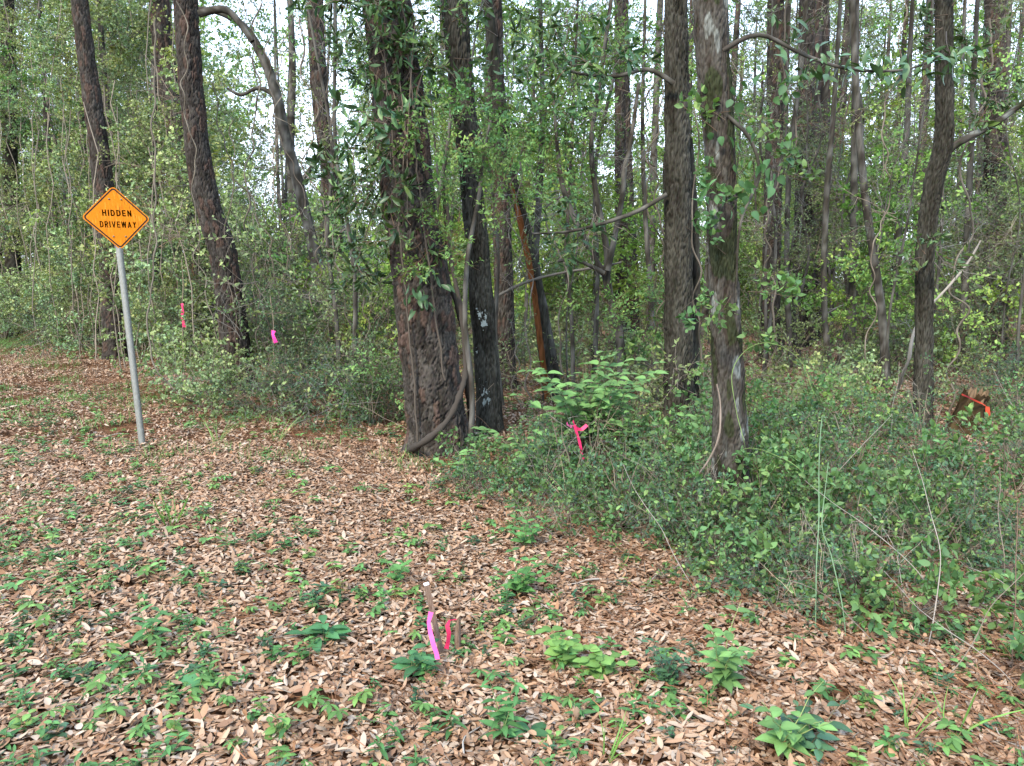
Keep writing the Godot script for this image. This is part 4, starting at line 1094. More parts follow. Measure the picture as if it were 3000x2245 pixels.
func far_woods():
	# trunks deep in the wood, each with its own crown
	var n := 0
	while n < 60:
		var z := -lerpf(18.0, 46.0, rng.randf())
		var k := rf(-0.78, 0.8)
		if rng.randf() < 0.4: k = rf(0.1, 0.8)
		if k > -0.37 and k < -0.17 and z > -44.0: continue
		if k < -0.37 and z > -26.0: continue
		var x := -z * k
		var r := rf(0.07, 0.2)
		var lean := rf(-0.04, 0.04)
		var top := rf(10.0, 17.0)
		var y := hh(x, z)
		var path := [Vector4(x, y, z, r * 1.25), Vector4(x + lean, y + 0.6, z, r), Vector4(x + lean * 4, y + 4.0, z, r * 0.93), Vector4(x + lean * 9 + rf(-0.15, 0.15), y + top * 0.6, z, r * 0.8)]
		tree("woodland_pine" if r > 0.12 else "woodland_sapling", ("stout far trunk" if r > 0.15 else ("far trunk" if r > 0.12 else "thin far stem")) + " deep in the wood " + by(Vector3(x, 0, z)), path, "pine" if r > 0.12 else "smooth", 14, 0.12, top, "dull", "trunks deep in the wood", 30)
		n += 1
	# leafy middle storey: slim trees with foliage from knee height up
	n = 0
	while n < 80:
		var z := -lerpf(11.5, 32.0, pow(rng.randf(), 0.85))
		var k := rf(-0.8, 0.82)
		var x := -z * k
		var gap := k > -0.37 and k < -0.16
		if k < -0.33 and z > -17.0: continue
		if x < edge_x(z) + 1.0: continue
		var top := rf(2.6, 7.5)
		if gap: top = minf(top, 1.5 - z * 0.06)
		if k > 0.2: top = minf(top, 1.6 - z * rf(0.08, 0.3))
		var y := hh(x, z)
		var bend := rf(-0.5, 0.5)
		var path := [Vector4(x, y, z, 0.035), Vector4(x + bend * 0.2, y + top * 0.35, z, 0.03), Vector4(x + bend * 0.7, y + top * 0.7, z + rf(-0.3, 0.3), 0.022), Vector4(x + bend * 1.3, y + top, z, 0.008)]
		var centre := k > -0.1 and k < 0.24
		var sort := "bright" if (centre and rng.randf() < 0.8) or rng.randf() < 0.4 else ("dull" if rng.randf() < 0.65 else "spray")
		var words: String = {"bright": "yellow-green understorey tree back in the wood", "dull": "grey-green understorey tree back in the wood", "spray": "dark flat-sprayed understorey tree back in the wood"}[sort]
		var t := tree("understorey_tree", ("tall " if top > 4.5 else "short ") + words.replace(" back in the wood", "") + " " + by(Vector3(x, 0, z)), path, "smooth", 7, 0.2, 0.0, sort, "understorey trees back in the wood")
		var clumps := []
		for c in 7:
			var f := rf(0.2, 1.0)
			clumps.append([Vector3(x + bend * 1.2 * f + rf(-0.9, 0.9), y + top * f, z + rf(-0.9, 0.9)), Vector3(rf(0.5, 0.95), rf(0.35, 0.7), rf(0.5, 0.9)), 14 if k > 0.2 else 18])
		foliage(t, "crown", sort, clumps, 0.95, 0.2)
		if k > 0.15 or rng.randf() < 0.4:
			for c in clumps: c[2] = 3
			foliage(t, "bare_twigs", "twigs", clumps, 1.1, 0.4)
		n += 1
	# bare saplings between the trunks
	for q in 28:
		var z := -rf(8.6, 17.0)
		var k := rf(0.1, 0.74) if q < 20 else rf(-0.4, 0.1)
		var x := -z * k
		if x < edge_x(z) + 1.0: continue
		var r := rf(0.012, 0.034)
		var top := rf(4.0, 8.0)
		var path := [Vector4(x, hh(x, z), z, r * 1.2)]
		for e in 5:
			var f := (e + 1) / 5.0
			path.append(Vector4(x + rf(-0.16, 0.16) + (q % 5 - 2) * 0.13 * f, top * f, z + rf(-0.1, 0.1), r * (1.0 - 0.6 * f)))
		var t := tree("bare_sapling", ("pale crooked" if q % 2 else "dark slim") + " bare sapling " + by(Vector3(x, 0, z)), path, "smooth", 8, 0.12, 0.0, "dull", "bare saplings between the trunks")
		var clumps := []
		for c in 5: clumps.append([Vector3(x + rf(-0.3, 0.3), top * rf(0.3, 1.0), z + rf(-0.3, 0.3)), Vector3(0.35, 0.5, 0.35), 3])
		foliage(t, "bare_twigs", "twigs", clumps, 0.75, 0.5)
		for c in clumps: c[2] = 4
		foliage(t, "crown", "dull", clumps, 0.6, 0.2)
	# thin lacy trees before the gap of sky
	for q in [[-3.6, -14.5, 7.5], [-4.9, -16.5, 9.0], [-5.6, -18.5, 8.5], [-6.6, -22.0, 11.0]]:
		var path := [Vector4(q[0], 0, q[1], 0.05), Vector4(q[0] + rf(-0.2, 0.2), q[2] * 0.4, q[1], 0.04), Vector4(q[0] + rf(-0.5, 0.5), q[2], q[1], 0.012)]
		var t := tree("lacy_tree", "thin half-bare lacy tree " + by(Vector3(q[0], 0, q[1])), path, "smooth", 8, 0.15, 0.0, "dull", "lacy trees before the gap of sky")
		var clumps := []
		for c in 11: clumps.append([Vector3(q[0] + rf(-1.1, 1.1), q[2] * rf(0.25, 1.0), q[1] + rf(-0.7, 0.7)), Vector3(0.7, 0.7, 0.6), 3])
		foliage(t, "bare_twigs", "twigs", clumps, 1.1, 0.2)
		for c in clumps: c[2] = 3
		foliage(t, "crown", "vine", clumps, 0.85, 0.2, 0.0, 0.3)
	# beyond that the wood closes into one mass
	for sort in ["dull", "bright", "spray"]:
		var xf := []
		var co := []
		var want: int = {"dull": 560, "bright": 620, "spray": 200}[sort]
		while xf.size() < want:
			var z := -lerpf(27.0, 62.0, rng.randf())
			var k := rf(-0.86, 0.86)
			var el := rf(-0.05, 0.36)
			if rng.randf() < smoothstep(0.14, 0.36, el) * (0.6 if k > 0.1 else 0.4): continue
			if k > -0.37 and k < -0.18 and el > 0.12 and rng.randf() < 0.8: continue
			var p := Vector3(-z * k, 1.6 - z * el, z)
			if p.y < 0.1: p.y = rf(0.1, 1.5)
			if p.x < edge_x(z) - 2.0: continue
			xf.append(Transform3D(aim(rv() + Vector3.UP * 0.3, rf(0, TAU)).scaled(Vector3.ONE * rf(1.4, 2.6)), p))
			co.append(tint(0.25))
		var o := copies(self, "distant_woods", S[sort + "_bunch"][0], xf, co)
		tag(o, {"dull": "grey-green mass of far woods behind all the trunks", "bright": "bright yellow-green mass of far woods lit through between trunks", "spray": "dark green mass of far woods low behind the trunks"}[sort], "woods", "", "stuff")

func draped_edge():
	# the wood's edge past the sign: trees hung with vines from the ground up
	var spots := [[-14.5, -20.5, 10.5], [-12.2, -20.2, 11.0], [-16.5, -23.0, 12.0], [-10.2, -18.4, 10.0], [-8.6, -16.6, 9.0], [-11.5, -22.5, 12.5], [-7.3, -15.6, 7.8], [-18.5, -25.0, 13.0], [-8.9, -20.5, 11.0], [-6.3, -14.6, 5.2], [-5.5, -13.6, 3.8], [-13.6, -24.5, 13.0]]
	var words := ["vine-hung tree dripping light green leaves at the far bend of the edge", "tall curtain of small-leaved vines over a slim trunk", "vine-smothered tree farthest along the forest edge", "leafy vine curtain directly behind the pine at the sign", "vine-wrapped tree between the sign's pine and the tall leaning pine", "high grey-green vine tangle towering over the curtains in front", "shorter vine-draped tree beside the pale plated pine", "broad vine-covered tree closing the end of the edge", "vine tangle showing between the pale pine and the curtains", "low mound of vines in front of the pale plated pine", "low vine-covered sapling at the foot of the tall leaning pine", "dim vine-covered tree deep behind the curtains"]
	for s in spots.size():
		var q: Array = spots[s]
		var x: float = q[0]
		var z: float = q[1]
		var top: float = q[2]
		var path := [Vector4(x, 0, z, 0.11), Vector4(x + rf(-0.2, 0.2), top * 0.4, z, 0.09), Vector4(x + rf(-0.3, 0.3), top, z, 0.03)]
		var t := tree("vine_draped_tree", words[s], path, "smooth", 10, 0.15, 0.0, "vine", "vine-hung trees along the forest edge")
		var clumps := []
		var bunches := int(top * 3.4)
		for c in bunches:
			var f := (c + rng.randf()) / bunches
			var w := lerpf(1.5, 1.0, f)
			clumps.append([Vector3(x + rf(-w, w), top * f, z + rf(-0.6, 0.9)), Vector3(rf(0.4, 0.9), rf(0.5, 1.0), rf(0.4, 0.7)), 15])
		foliage(t, "crown", "vine", clumps, 0.95, -0.1, 0.02, 0.35)
		for c in clumps: c[2] = 4
		foliage(t, "bare_twigs", "twigs", clumps, 0.9, -1.6)
		# hanging stems
		var g := Geo.new()
		for k in 9:
			var a := Vector3(x + rf(-1.4, 1.4), top * rf(0.5, 1.0), z + rf(0.2, 1.1))
			var pts := [a]
			while pts[-1].y > 0.15 and pts.size() < 26:
				pts.append(pts[-1] + Vector3(rf(-0.12, 0.12), -rf(0.35, 0.6), rf(-0.08, 0.08)))
			g.tube(pts, taper(pts.size(), 0.009, 0.012), 4, Color(0.25, 0.21, 0.16) * rf(0.7, 1.2))
		wpart(t, "hanging_stem", g, M.twig)

func thickets():
	# shrubs below the pines, between the sign and the thick pine
	for s in [
		[Vector3(-2.873, -0.027, -8.564), 0.35, 0.5, "privet", 36], [Vector3(-2.561, -0.051, -8.995), 0.8, 0.5, "privet", 48], [Vector3(-2.008, -0.027, -8.564), 0.5, 0.55, "dull", 30], [Vector3(-1.559, -0.033, -8.049), 0.85, 0.45, "privet", 46], [Vector3(-1.337, -0.022, -8.257), 0.6, 0.45, "spray", 40],
		[Vector3(-3.183, -0.013, -10.416), 1.5, 0.8, "privet", 90], [Vector3(-2.755, -0.037, -10.794), 1.8, 0.8, "dull", 64], [Vector3(-2.075, -0.055, -10.269), 1.5, 0.8, "privet", 90], [Vector3(-3.596, 0.024, -8.893), 0.5, 0.5, "vine", 30], [Vector3(-4.334, 0.044, -10.047), 0.6, 0.6, "vine", 40],
		[Vector3(-6.106, -0.021, -13.161), 1.5, 0.9, "vine", 90], [Vector3(-5.782, 0.002, -13.674), 1.9, 0.9, "vine", 100], [Vector3(-7.008, 0.017, -14.741), 1.1, 0.55, "vine", 50], [Vector3(-4.138, 0.023, -12.807), 2.4, 1.0, "privet", 150], [Vector3(-3.636, -0.004, -13.023), 2.4, 0.9, "dull", 100], [Vector3(-4.961, -0.007, -14.536), 2.9, 1.0, "vine", 120],
		[Vector3(-9.945, -0.002, -17.225), 1.8, 1.3, "vine", 120], [Vector3(-11.576, 0.013, -18.289), 1.5, 1.4, "vine", 110], [Vector3(-13.106, -0.018, -19.202), 1.6, 1.5, "vine", 120], [Vector3(-1.837, -0.039, -10.587), 1.6, 0.7, "bright", 60]]:
		var near: bool = s[0].z > -9.6
		var w: String = {"privet": "small-leaved dark shrub", "dull": "grey-green wispy shrub", "spray": "flat-sprayed green shrub", "vine": "light green vine-tangled shrub", "bright": "yellow-green fresh shrub"}[s[3]]
		w += " at the litter's edge" if near else (" at the grassy far bend" if s[0].x < -7.0 else " behind the front shrubs")
		shrub("edge_shrub", w + ", " + by(s[0]), "shrubs along the forest edge", s[0], s[1] * rf(0.9, 1.1), s[2], s[3], s[4], 0.8 if s[3] != "privet" else 0.95, 7, 14)
	# brush deeper in, under the trunks
	for k in 84:
		var z := -lerpf(6.6, 22.0, pow(rng.randf(), 1.1))
		var x := rf(edge_x(z) + 0.9, 1.5 - z * 0.75)
		if z > -9.5 and x > -0.4 and x < 1.8: continue
		if z > -7.4 and absf(-x / z - 0.63) < 0.06: continue
		var sort: String = ["privet", "dull", "privet", "spray", "vine"][rng.randi() % 5]
		var w: String = {"privet": "small-leaved low brush on the forest floor", "dull": "grey-green twiggy brush on the forest floor", "spray": "flat-leaved green brush on the forest floor", "vine": "light-leaved tangle on the forest floor"}[sort]
		var hi := rf(0.25, 0.75) if z > -12.0 else rf(0.4, 1.3)
		shrub("forest_shrub", ("high " if hi > 1.1 else "knee-high ") + w.replace(" on the forest floor", "") + " " + by(Vector3(x, 0, z)), "brush on the forest floor", on(x, z), hi, rf(0.5, 1.1), sort, 56 if sort == "privet" else 34, 0.8, 6, 10, 0.03)
	# thin tangled undergrowth between the viewer and the flaky trunk
	var n := 0
	while n < 175:
		var z := -lerpf(2.3, 7.4, pow(rng.randf(), 0.8))
		var x := rf(edge_x(z) + 0.05, 0.9 - z * 0.72)
		if z < -5.4 and absf(-x / z - 0.63) < 0.045: continue
		if z < -4.9 and x < 0.12: continue
		if z > -2.9 and x < 1.55: continue
		if z > -3.7 and rng.randf() < 0.25: continue
		var low := rng.randf() < 0.55
		var sort := "understorey" if rng.randf() < 0.66 else "bramble"
		var w: String = ("low sprawling" if low else "upright wiry") + (" bush of tiny dark leaves in the undergrowth" if sort == "understorey" else " bush of toothed fresh leaves in the undergrowth")
		var hgt := rf(0.16, 0.34) if low else rf(0.35, 0.75)
		hgt *= clampf((-z - 1.5) * 0.24, 0.32, 1.0)
		var wd := rf(0.18, 0.34)
		shrub("undergrowth_bush", ("narrow " if wd < 0.23 else ("wide " if wd > 0.29 else "")) + w.replace(" in the undergrowth", " ") + by(Vector3(x, 0, z)), "tangled undergrowth around the flaky trunk", on(x, z), hgt, wd, sort, int(rf(14, 26)), 0.72, 5, 3)
		n += 1
	for q in [[Vector3(1.165, -0.006, -4.579), 0.4], [Vector3(1.240, -0.005, -4.212), 0.34], [Vector3(1.418, 0.007, -4.215), 0.42], [Vector3(1.609, 0.008, -4.452), 0.5], [Vector3(1.338, -0.002, -4.842), 0.46], [Vector3(1.265, 0.006, -3.938), 0.28], [Vector3(1.856, -0.005, -4.851), 0.55], [Vector3(1.207, 0.006, -5.020), 0.42]]:
		shrub("undergrowth_bush", "loose bush of fresh leaves screening the foot of the flaky trunk", "tangled undergrowth around the flaky trunk", q[0], q[1], 0.26, "bramble" if q[1] > 0.41 else "understorey", 24, 0.75, 6, 6)
	for k in 30:
		var z := -rf(4.1, 6.3)
		var x := rf(-0.9 - (z + 4.1) * 0.2, 1.0)
		if x < edge_x(z) - 0.5: x = edge_x(z) + rf(-0.4, 0.5)
		shrub("undergrowth_bush", ["ankle-high leafy sprouts ", "ankle-high fine dark sprouts "][k % 2] + by(Vector3(x, 0, z)), "tangled undergrowth around the flaky trunk", on(x, z), rf(0.1, 0.24), rf(0.12, 0.26), ["bramble", "understorey"][k % 2], int(rf(8, 16)), 0.62, 5, 2)
	# grass at the far bend
	var gg := Geo.new()
	for k in 26:
		var a := rf(0, TAU)
		gg.leaf(Transform3D(aim(Vector3(cos(a) * 0.5, 1, sin(a) * 0.5), rf(0, TAU)), Vector3(rf(-0.15, 0.15), 0, rf(-0.15, 0.15))), rf(0.06, 0.16), 0.006, rf(0.1, 0.5), 0.2, Color(0.11, 0.2, 0.06) * rf(0.7, 1.4), LANCE, false)
	var gm := gg.mesh(M.leaf)
	var gx := []
	var gc := []
	while gx.size() < 1500:
		var z := -lerpf(15.5, 30.0, rng.randf())
		var x := rf(1.2 * z * 0.75, edge_x(z) + 2.5)
		if z > -17.5 and rng.randf() < 0.7: continue
		if x > edge_x(z) + 2.0: continue
		gx.append(Transform3D(Basis(Vector3.UP, rf(0, TAU)).scaled(Vector3.ONE * rf(0.8, 1.5)), on(x, z)))
		gc.append(tint(0.3))
	while gx.size() < 1620:
		var z := -lerpf(6.0, 15.0, rng.randf())
		var x := edge_x(z) + rf(-2.8, 0.4)
		if grain.get_noise_2d(x * 0.8, z * 0.8) < 0.1: continue
		gx.append(Transform3D(Basis(Vector3.UP, rf(0, TAU)).scaled(Vector3.ONE * rf(0.6, 1.2)), on(x, z)))
		gc.append(tint(0.3))
	var go := copies(self, "grass", gm, gx, gc)
	tag(go, "short soft green grass along the far bend of the forest edge", "grass", "", "stuff")

func small_things():
	# survey stakes in the leaf litter
	var wood := Color(0.27, 0.19, 0.14)
	var foot := Vector3(-0.301, -0.046, -3.047)
	var t := thing("survey_stake", foot, "tall leaning weathered wooden stake with a white-painted tip", "stake")
	var top := (Vector3(-0.369, 0.292, -3.060) as Vector3) - foot
	var g := Geo.new()
	var dir := top.normalized()
	var bs := aim(dir, 0.35)
	g.box(Transform3D(bs, dir * (top.length() * 0.5 - 0.04)), Vector3(0.021, top.length() + 0.08, 0.017), Color.WHITE)
	var wm := paint(wood, 0.9, 0.15)
	var wt := NoiseTexture2D.new()
	wt.seamless = true
	wt.noise = sound(0.02, FastNoiseLite.TYPE_SIMPLEX_SMOOTH, 4)
	var wg := Gradient.new()
	wg.colors = PackedColorArray([Color(0.55, 0.5, 0.47), Color(1, 1, 1)])
	wt.color_ramp = wg
	wm.albedo_texture = wt
	wm.uv1_triplanar = true
	wm.uv1_scale = Vector3(22, 1.5, 22)
	part(t, "shaft", g.mesh(wm))
	g = Geo.new()
	g.box(Transform3D(bs, top + dir * 0.003), Vector3(0.0215, 0.007, 0.0175), Color.WHITE)
	part(t, "painted_tip", g.mesh(paint(Color(0.8, 0.8, 0.8))))
	foot = Vector3(-0.240, -0.049, -3.107)
	t = thing("survey_stake", foot, "short split wooden stake with a pointed broken top", "stake")
	g = Geo.new()
	g.tube([Vector3(0, -0.05, 0), Vector3(0, 0.08, 0), Vector3(0.002, 0.13, 0), Vector3(0.008, 0.168, 0)], [0.016, 0.015, 0.012, 0.002], 4, Color.WHITE)
	part(t, "shaft", g.mesh(wm))

	var pink := paint(Color(0.62, 0.09, 0.28), 0.5, 0.35)
	var crimson := paint(Color(0.42, 0.016, 0.06), 0.5, 0.35)
	var rose := paint(Color(0.6, 0.028, 0.11), 0.5, 0.35)
	var orange := paint(Color(0.42, 0.05, 0.015), 0.55, 0.3)
	for m in [pink, crimson, rose, orange]:
		m.backlight_enabled = true
		m.backlight = Color(0.5, 0.2, 0.3)
	var o := ribbon(self, "survey_ribbon", [Vector3(-0.344, 0.196, -3.000), Vector3(-0.354, 0.153, -2.990), Vector3(-0.345, 0.112, -2.975), Vector3(-0.331, 0.075, -2.950), Vector3(-0.316, 0.044, -2.930), Vector3(-0.311, 0.023, -2.920)], 0.022, pink)
	tag(o, "bright pink plastic survey tape hanging on the tall leaning stake", "ribbon")
	o = ribbon(self, "survey_ribbon", [Vector3(-0.241, 0.148, -3.030), Vector3(-0.267, 0.153, -3.010), Vector3(-0.276, 0.133, -3.000), Vector3(-0.268, 0.105, -2.990), Vector3(-0.272, 0.071, -2.990), Vector3(-0.280, 0.036, -2.985)], 0.02, crimson)
	tag(o, "crimson plastic survey tape dangling off the short pointed stake", "ribbon")
	# tape in the broad-leaved bush
	t = thing("survey_ribbon", Vector3(0.479, 0.519, -5.450), "rose-red survey tape knotted round twigs in the broad-leaved bush", "ribbon")
	var at := t.position
	ribbon(t, "tail", [Vector3(0.465, 0.519, -5.450) - at, Vector3(0.483, 0.459, -5.450) - at, Vector3(0.505, 0.389, -5.450) - at, Vector3(0.520, 0.318, -5.450) - at, Vector3(0.534, 0.258, -5.450) - at], 0.022, rose)
	ribbon(t, "loop", [Vector3(0.459, 0.537, -5.500) - at, Vector3(0.472, 0.512, -5.450) - at, Vector3(0.497, 0.484, -5.450) - at, Vector3(0.524, 0.487, -5.450) - at, Vector3(0.559, 0.519, -5.450) - at], 0.028, rose, Vector3.UP)
	ribbon(t, "loop", [Vector3(0.414, 0.520, -5.500) - at, Vector3(0.424, 0.512, -5.450) - at, Vector3(0.448, 0.505, -5.450) - at], 0.03, pink, Vector3.UP)
	t = thing("survey_ribbon", Vector3(-5.111, 1.148, -11.600), "rose-red survey tape dangling from a hanging stem past the sign", "ribbon")
	at = t.position
	ribbon(t, "tail", [Vector3(-5.107, 1.098, -11.600) - at, Vector3(-5.134, 1.004, -11.600) - at, Vector3(-5.110, 0.933, -11.600) - at, Vector3(-5.101, 0.846, -11.600) - at], 0.05, rose)
	ribbon(t, "knot", [Vector3(-5.114, 1.212, -11.600) - at, Vector3(-5.102, 1.156, -11.580) - at, Vector3(-5.108, 1.083, -11.600) - at], 0.045, rose)
	o = ribbon(self, "survey_ribbon", [Vector3(-3.008, 0.948, -9.400), Vector3(-3.022, 0.902, -9.400), Vector3(-3.007, 0.849, -9.400), Vector3(-2.993, 0.789, -9.420)], 0.055, paint(Color(0.85, 0.06, 0.33), 0.45))
	tag(o, "hot pink survey tape tied low among the shrubs past the tall leaning pine", "ribbon")
	vine("hanging_vine", "thin bare stem carrying the rose-red tape past the sign", "", [Vector3(-5.094, 1.893, -11.650), Vector3(-5.093, 1.468, -11.620), Vector3(-5.123, 1.147, -11.610), Vector3(-5.139, 0.606, -11.620), Vector3(-5.057, 0.011, -11.383)], 0.006, 0.009, Color(0.2, 0.16, 0.11))
	vine("hanging_vine", "thin bare stem carrying the hot pink tape in the shrubs", "", [Vector3(-3.040, 1.377, -9.450), Vector3(-3.017, 1.029, -9.420), Vector3(-3.021, 0.677, -9.420), Vector3(-3.058, -0.007, -9.516)], 0.006, 0.008, Color(0.2, 0.16, 0.11))

	# rotten stump with orange tape
	var sp := [Vector4(4.570, 0.003, -7.400, 0.155), Vector4(4.596, 0.146, -7.400, 0.136), Vector4(4.622, 0.275, -7.400, 0.126), Vector4(4.657, 0.417, -7.400, 0.116)]
	var sb := Vector3(4.401, 0.040, -7.123)
	t = thing("rotten_stump", on(sp[0].x, sp[0].z), "leaning split rotten stump with a dark hollow jagged top", "stump")
	g = trunk_geo(sp, 28, 0.03, "ridged", 1.6)
	var rowc := g.v.size() / 28
	for s in 28:
		var i := (rowc - 1) * 28 + s
		g.v[i] += Vector3(0.02, 0.01 + 0.06 * absf(grain.get_noise_2d(s * 1.7, 3.0)) - (0.07 if s > 15 and s < 19 else 0.0), 0)
	for k in g.c.size(): g.c[k] = g.c[k] * Color(1.1, 0.82, 0.55)
	wpart(t, "trunk", g, M.bark)
	g = Geo.new()
	for k in 9:
		var a := TAU * k / 9.0
		var q: Vector4 = sp[3]
		var p := Vector3(q.x + cos(a) * 0.075, q.y - 0.06, q.z + sin(a) * 0.075)
		g.tube([p, p + Vector3(0.03, rf(0.06, 0.13), 0), p + Vector3(0.045, rf(0.13, 0.17), 0)], [0.028, 0.02, 0.003], 5, Color(0.15, 0.1, 0.06) * rf(0.7, 1.3))
	wpart(t, "splinter", g, M.bark)
	t = thing("survey_ribbon", Vector3(4.562, 0.441, -7.250), "orange survey tape wrapped round the top of the rotten stump", "ribbon")
	at = t.position
	ribbon(t, "band", [Vector3(4.463, 0.460, -7.300) - at, Vector3(4.480, 0.445, -7.220) - at, Vector3(4.549, 0.410, -7.210) - at, Vector3(4.647, 0.374, -7.260) - at, Vector3(4.740, 0.327, -7.320) - at], 0.018, orange, Vector3.UP)
	ribbon(t, "tail", [Vector3(4.727, 0.335, -7.300) - at, Vector3(4.723, 0.287, -7.280) - at, Vector3(4.728, 0.231, -7.280) - at, Vector3(4.749, 0.168, -7.290) - at], 0.04, orange)

	# the woody vine that lies along the foot of the thick pine
	vine("woody_vine", "thick woody vine curving up against the foot of the thick pine", "", [Vector3(-0.993, -0.002, -6.792), Vector3(-0.804, 0.171, -6.300), Vector3(-0.657, 0.292, -6.250), Vector3(-0.549, 0.403, -6.300), Vector3(-0.462, 0.559, -6.330), Vector3(-0.413, 0.751, -6.400), Vector3(-0.410, 1.048, -6.450), Vector3(-0.458, 1.367, -6.500), Vector3(-0.530, 1.766, -6.600), Vector3(-0.578, 2.255, -6.750)], 0.034, 0.016, Color(0.05, 0.04, 0.032), 9)
	vine("woody_vine", "dark woody vine leaning between the thick pine and the lichen-spotted oak", "", [Vector3(-0.397, 0.017, -7.272), Vector3(-0.414, 0.516, -7.000), Vector3(-0.428, 0.914, -7.000), Vector3(-0.524, 1.349, -7.000), Vector3(-0.611, 1.692, -7.050), Vector3(-0.627, 2.457, -7.100)], 0.026, 0.016, Color(0.042, 0.034, 0.027), 8)
	vine("hanging_vine", "long slack vine looping down to the litter beside the sign post", "", [Vector3(-4.346, 4.734, -9.600), Vector3(-4.393, 3.575, -9.500), Vector3(-4.362, 2.447, -9.300), Vector3(-4.346, 1.608, -9.100), Vector3(-4.389, 1.166, -9.000), Vector3(-4.335, 0.839, -8.900), Vector3(-4.209, 0.516, -8.800), Vector3(-4.035, 0.301, -8.750), Vector3(-3.883, 0.170, -8.800), Vector3(-3.834, 0.041, -9.162)], 0.011, 0.009, Color(0.13, 0.11, 0.085), 6, 0.04)
	var hang := [[560, 0, 700, 840, 10.8], [480, 180, 660, 830, 10.6], [640, 0, 590, 860, 10.4], [700, 0, 820, 850, 9.6], [520, 260, 500, 830, 9.9], [610, 60, 640, 845, 10.9], [745, 0, 760, 860, 9.8], [1120, 0, 1150, 850, 9.0], [1230, 0, 1210, 860, 8.9], [1420, 0, 1440, 860, 8.0], [1500, 0, 1520, 880, 6.9], [1130, 300, 1120, 850, 8.6], [1390, 60, 1410, 860, 8.8], [1660, 0, 1690, 850, 8.9], [1905, 0, 1880, 850, 9.4], [2075, 40, 2060, 860, 8.4], [430, 0, 470, 850, 9.8], [590, 0, 560, 850, 10.2], [680, 30, 700, 850, 10.0]]
	for q in hang:
		var d: float = q[4]
		var a := Vector3((q[0] - 1106.0) / 1609.0 * d, 1.6 + d * tan(atan((827.5 - q[1]) / 1609.0) - deg_to_rad(8.0)), -d)
		var bx: float = (q[2] - 1106.0) / 1609.0 * d
		var b := on(bx, -d + rf(-0.2, 0.2))
		var pts := []
		for k in 9:
			var f := k / 8.0
			pts.append(a.lerp(b, f) + Vector3(sin(f * PI) * rf(-0.18, 0.18), 0, sin(f * PI) * rf(-0.15, 0.15)))
		vine("hanging_vine", "slack bare vine reaching the ground " + by(b), "bare vines hanging among the trunks", pts, rf(0.005, 0.012), rf(0.006, 0.013), Color(0.15, 0.125, 0.095) * rf(0.6, 1.25), 6, 0.09)

	# fallen and leaning wood
	vine("fallen_branch", "grey dead branch lodged slantwise between the dead tree and the forked tree", "", [Vector3(-0.174, 1.385, -9.100), Vector3(0.133, 1.542, -9.000), Vector3(0.517, 1.651, -8.950), Vector3(1.006, 1.732, -8.900), Vector3(1.291, 1.789, -8.800)], 0.02, 0.013, Color(0.13, 0.12, 0.1), 8)
	vine("fallen_log", "dark half-buried log lying behind the broad-leaved bush", "", [Vector3(0.055, 0.011, -6.126), Vector3(0.374, 0.016, -6.250), Vector3(0.766, 0.040, -6.200), Vector3(1.254, -0.024, -6.261)], 0.05, 0.04, Color(0.13, 0.095, 0.07), 9)
	vine("fallen_log", "mossy grey log resting under the undergrowth near the rotten stump", "", [Vector3(3.011, 0.002, -4.554), Vector3(3.218, 0.008, -4.600), Vector3(3.499, -0.005, -4.576)], 0.035, 0.03, Color(0.17, 0.14, 0.11), 8)
	vine("fallen_branch", "short barkless branch piece lying on leaf litter before the stakes", "", [Vector3(-0.835, 0.010, -3.161), Vector3(-0.803, -0.030, -3.170), Vector3(-0.766, -0.024, -3.100), Vector3(-0.721, -0.001, -2.977)], 0.022, 0.017, Color(0.3, 0.26, 0.23), 9)
	vine("dead_branch", "pale dead branch bent across the undergrowth by the flaky trunk", "", [Vector3(1.192, 0.010, -5.171), Vector3(1.134, 0.350, -4.500), Vector3(1.202, 0.522, -4.400), Vector3(1.246, 0.689, -4.350), Vector3(1.248, 0.835, -4.400), Vector3(1.215, 0.975, -4.400)], 0.007, 0.005, Color(0.2, 0.16, 0.125), 7)
	vine("dead_branch", "grey forked dead sapling slanting over the undergrowth by the straight oak", "", [Vector3(4.708, 0.014, -9.117), Vector3(4.484, 0.671, -8.400), Vector3(4.525, 1.148, -8.300), Vector3(4.679, 1.406, -8.200), Vector3(4.870, 1.730, -8.100), Vector3(4.958, 1.994, -8.000)], 0.02, 0.009, Color(0.3, 0.27, 0.23), 7)
	vine("green_vine", "pale bluish-green smooth stem rising alone from leaf litter", "straight green stems in the undergrowth", [Vector3(1.121, 0.004, -2.551), Vector3(1.322, 0.006, -3.050), Vector3(1.342, 0.281, -3.150), Vector3(1.405, 0.552, -3.300), Vector3(1.440, 0.789, -3.400), Vector3(1.490, 0.946, -3.500)], 0.0028, 0.002, Color(0.13, 0.2, 0.11))
	vine("green_vine", "pale bluish-green smooth stem slanting up from leaf litter", "straight green stems in the undergrowth", [Vector3(1.195, 0.001, -2.428), Vector3(1.425, -0.045, -2.950), Vector3(1.424, 0.177, -3.050), Vector3(1.408, 0.389, -3.150), Vector3(1.380, 0.520, -3.200), Vector3(1.438, 0.770, -3.300)], 0.0028, 0.002, Color(0.13, 0.2, 0.11))
	vine("green_vine", "yellow-green tendril looping around the flaky trunk's foot", "", [Vector3(1.804, -0.015, -5.368), Vector3(1.352, 0.598, -4.200), Vector3(1.283, 0.842, -4.200), Vector3(1.262, 1.050, -4.250), Vector3(1.326, 1.165, -4.300), Vector3(1.430, 1.227, -4.300), Vector3(1.547, 1.215, -4.250), Vector3(1.652, 1.122, -4.200), Vector3(1.707, 0.957, -4.150)], 0.0019, 0.0014, Color(0.15, 0.22, 0.07))
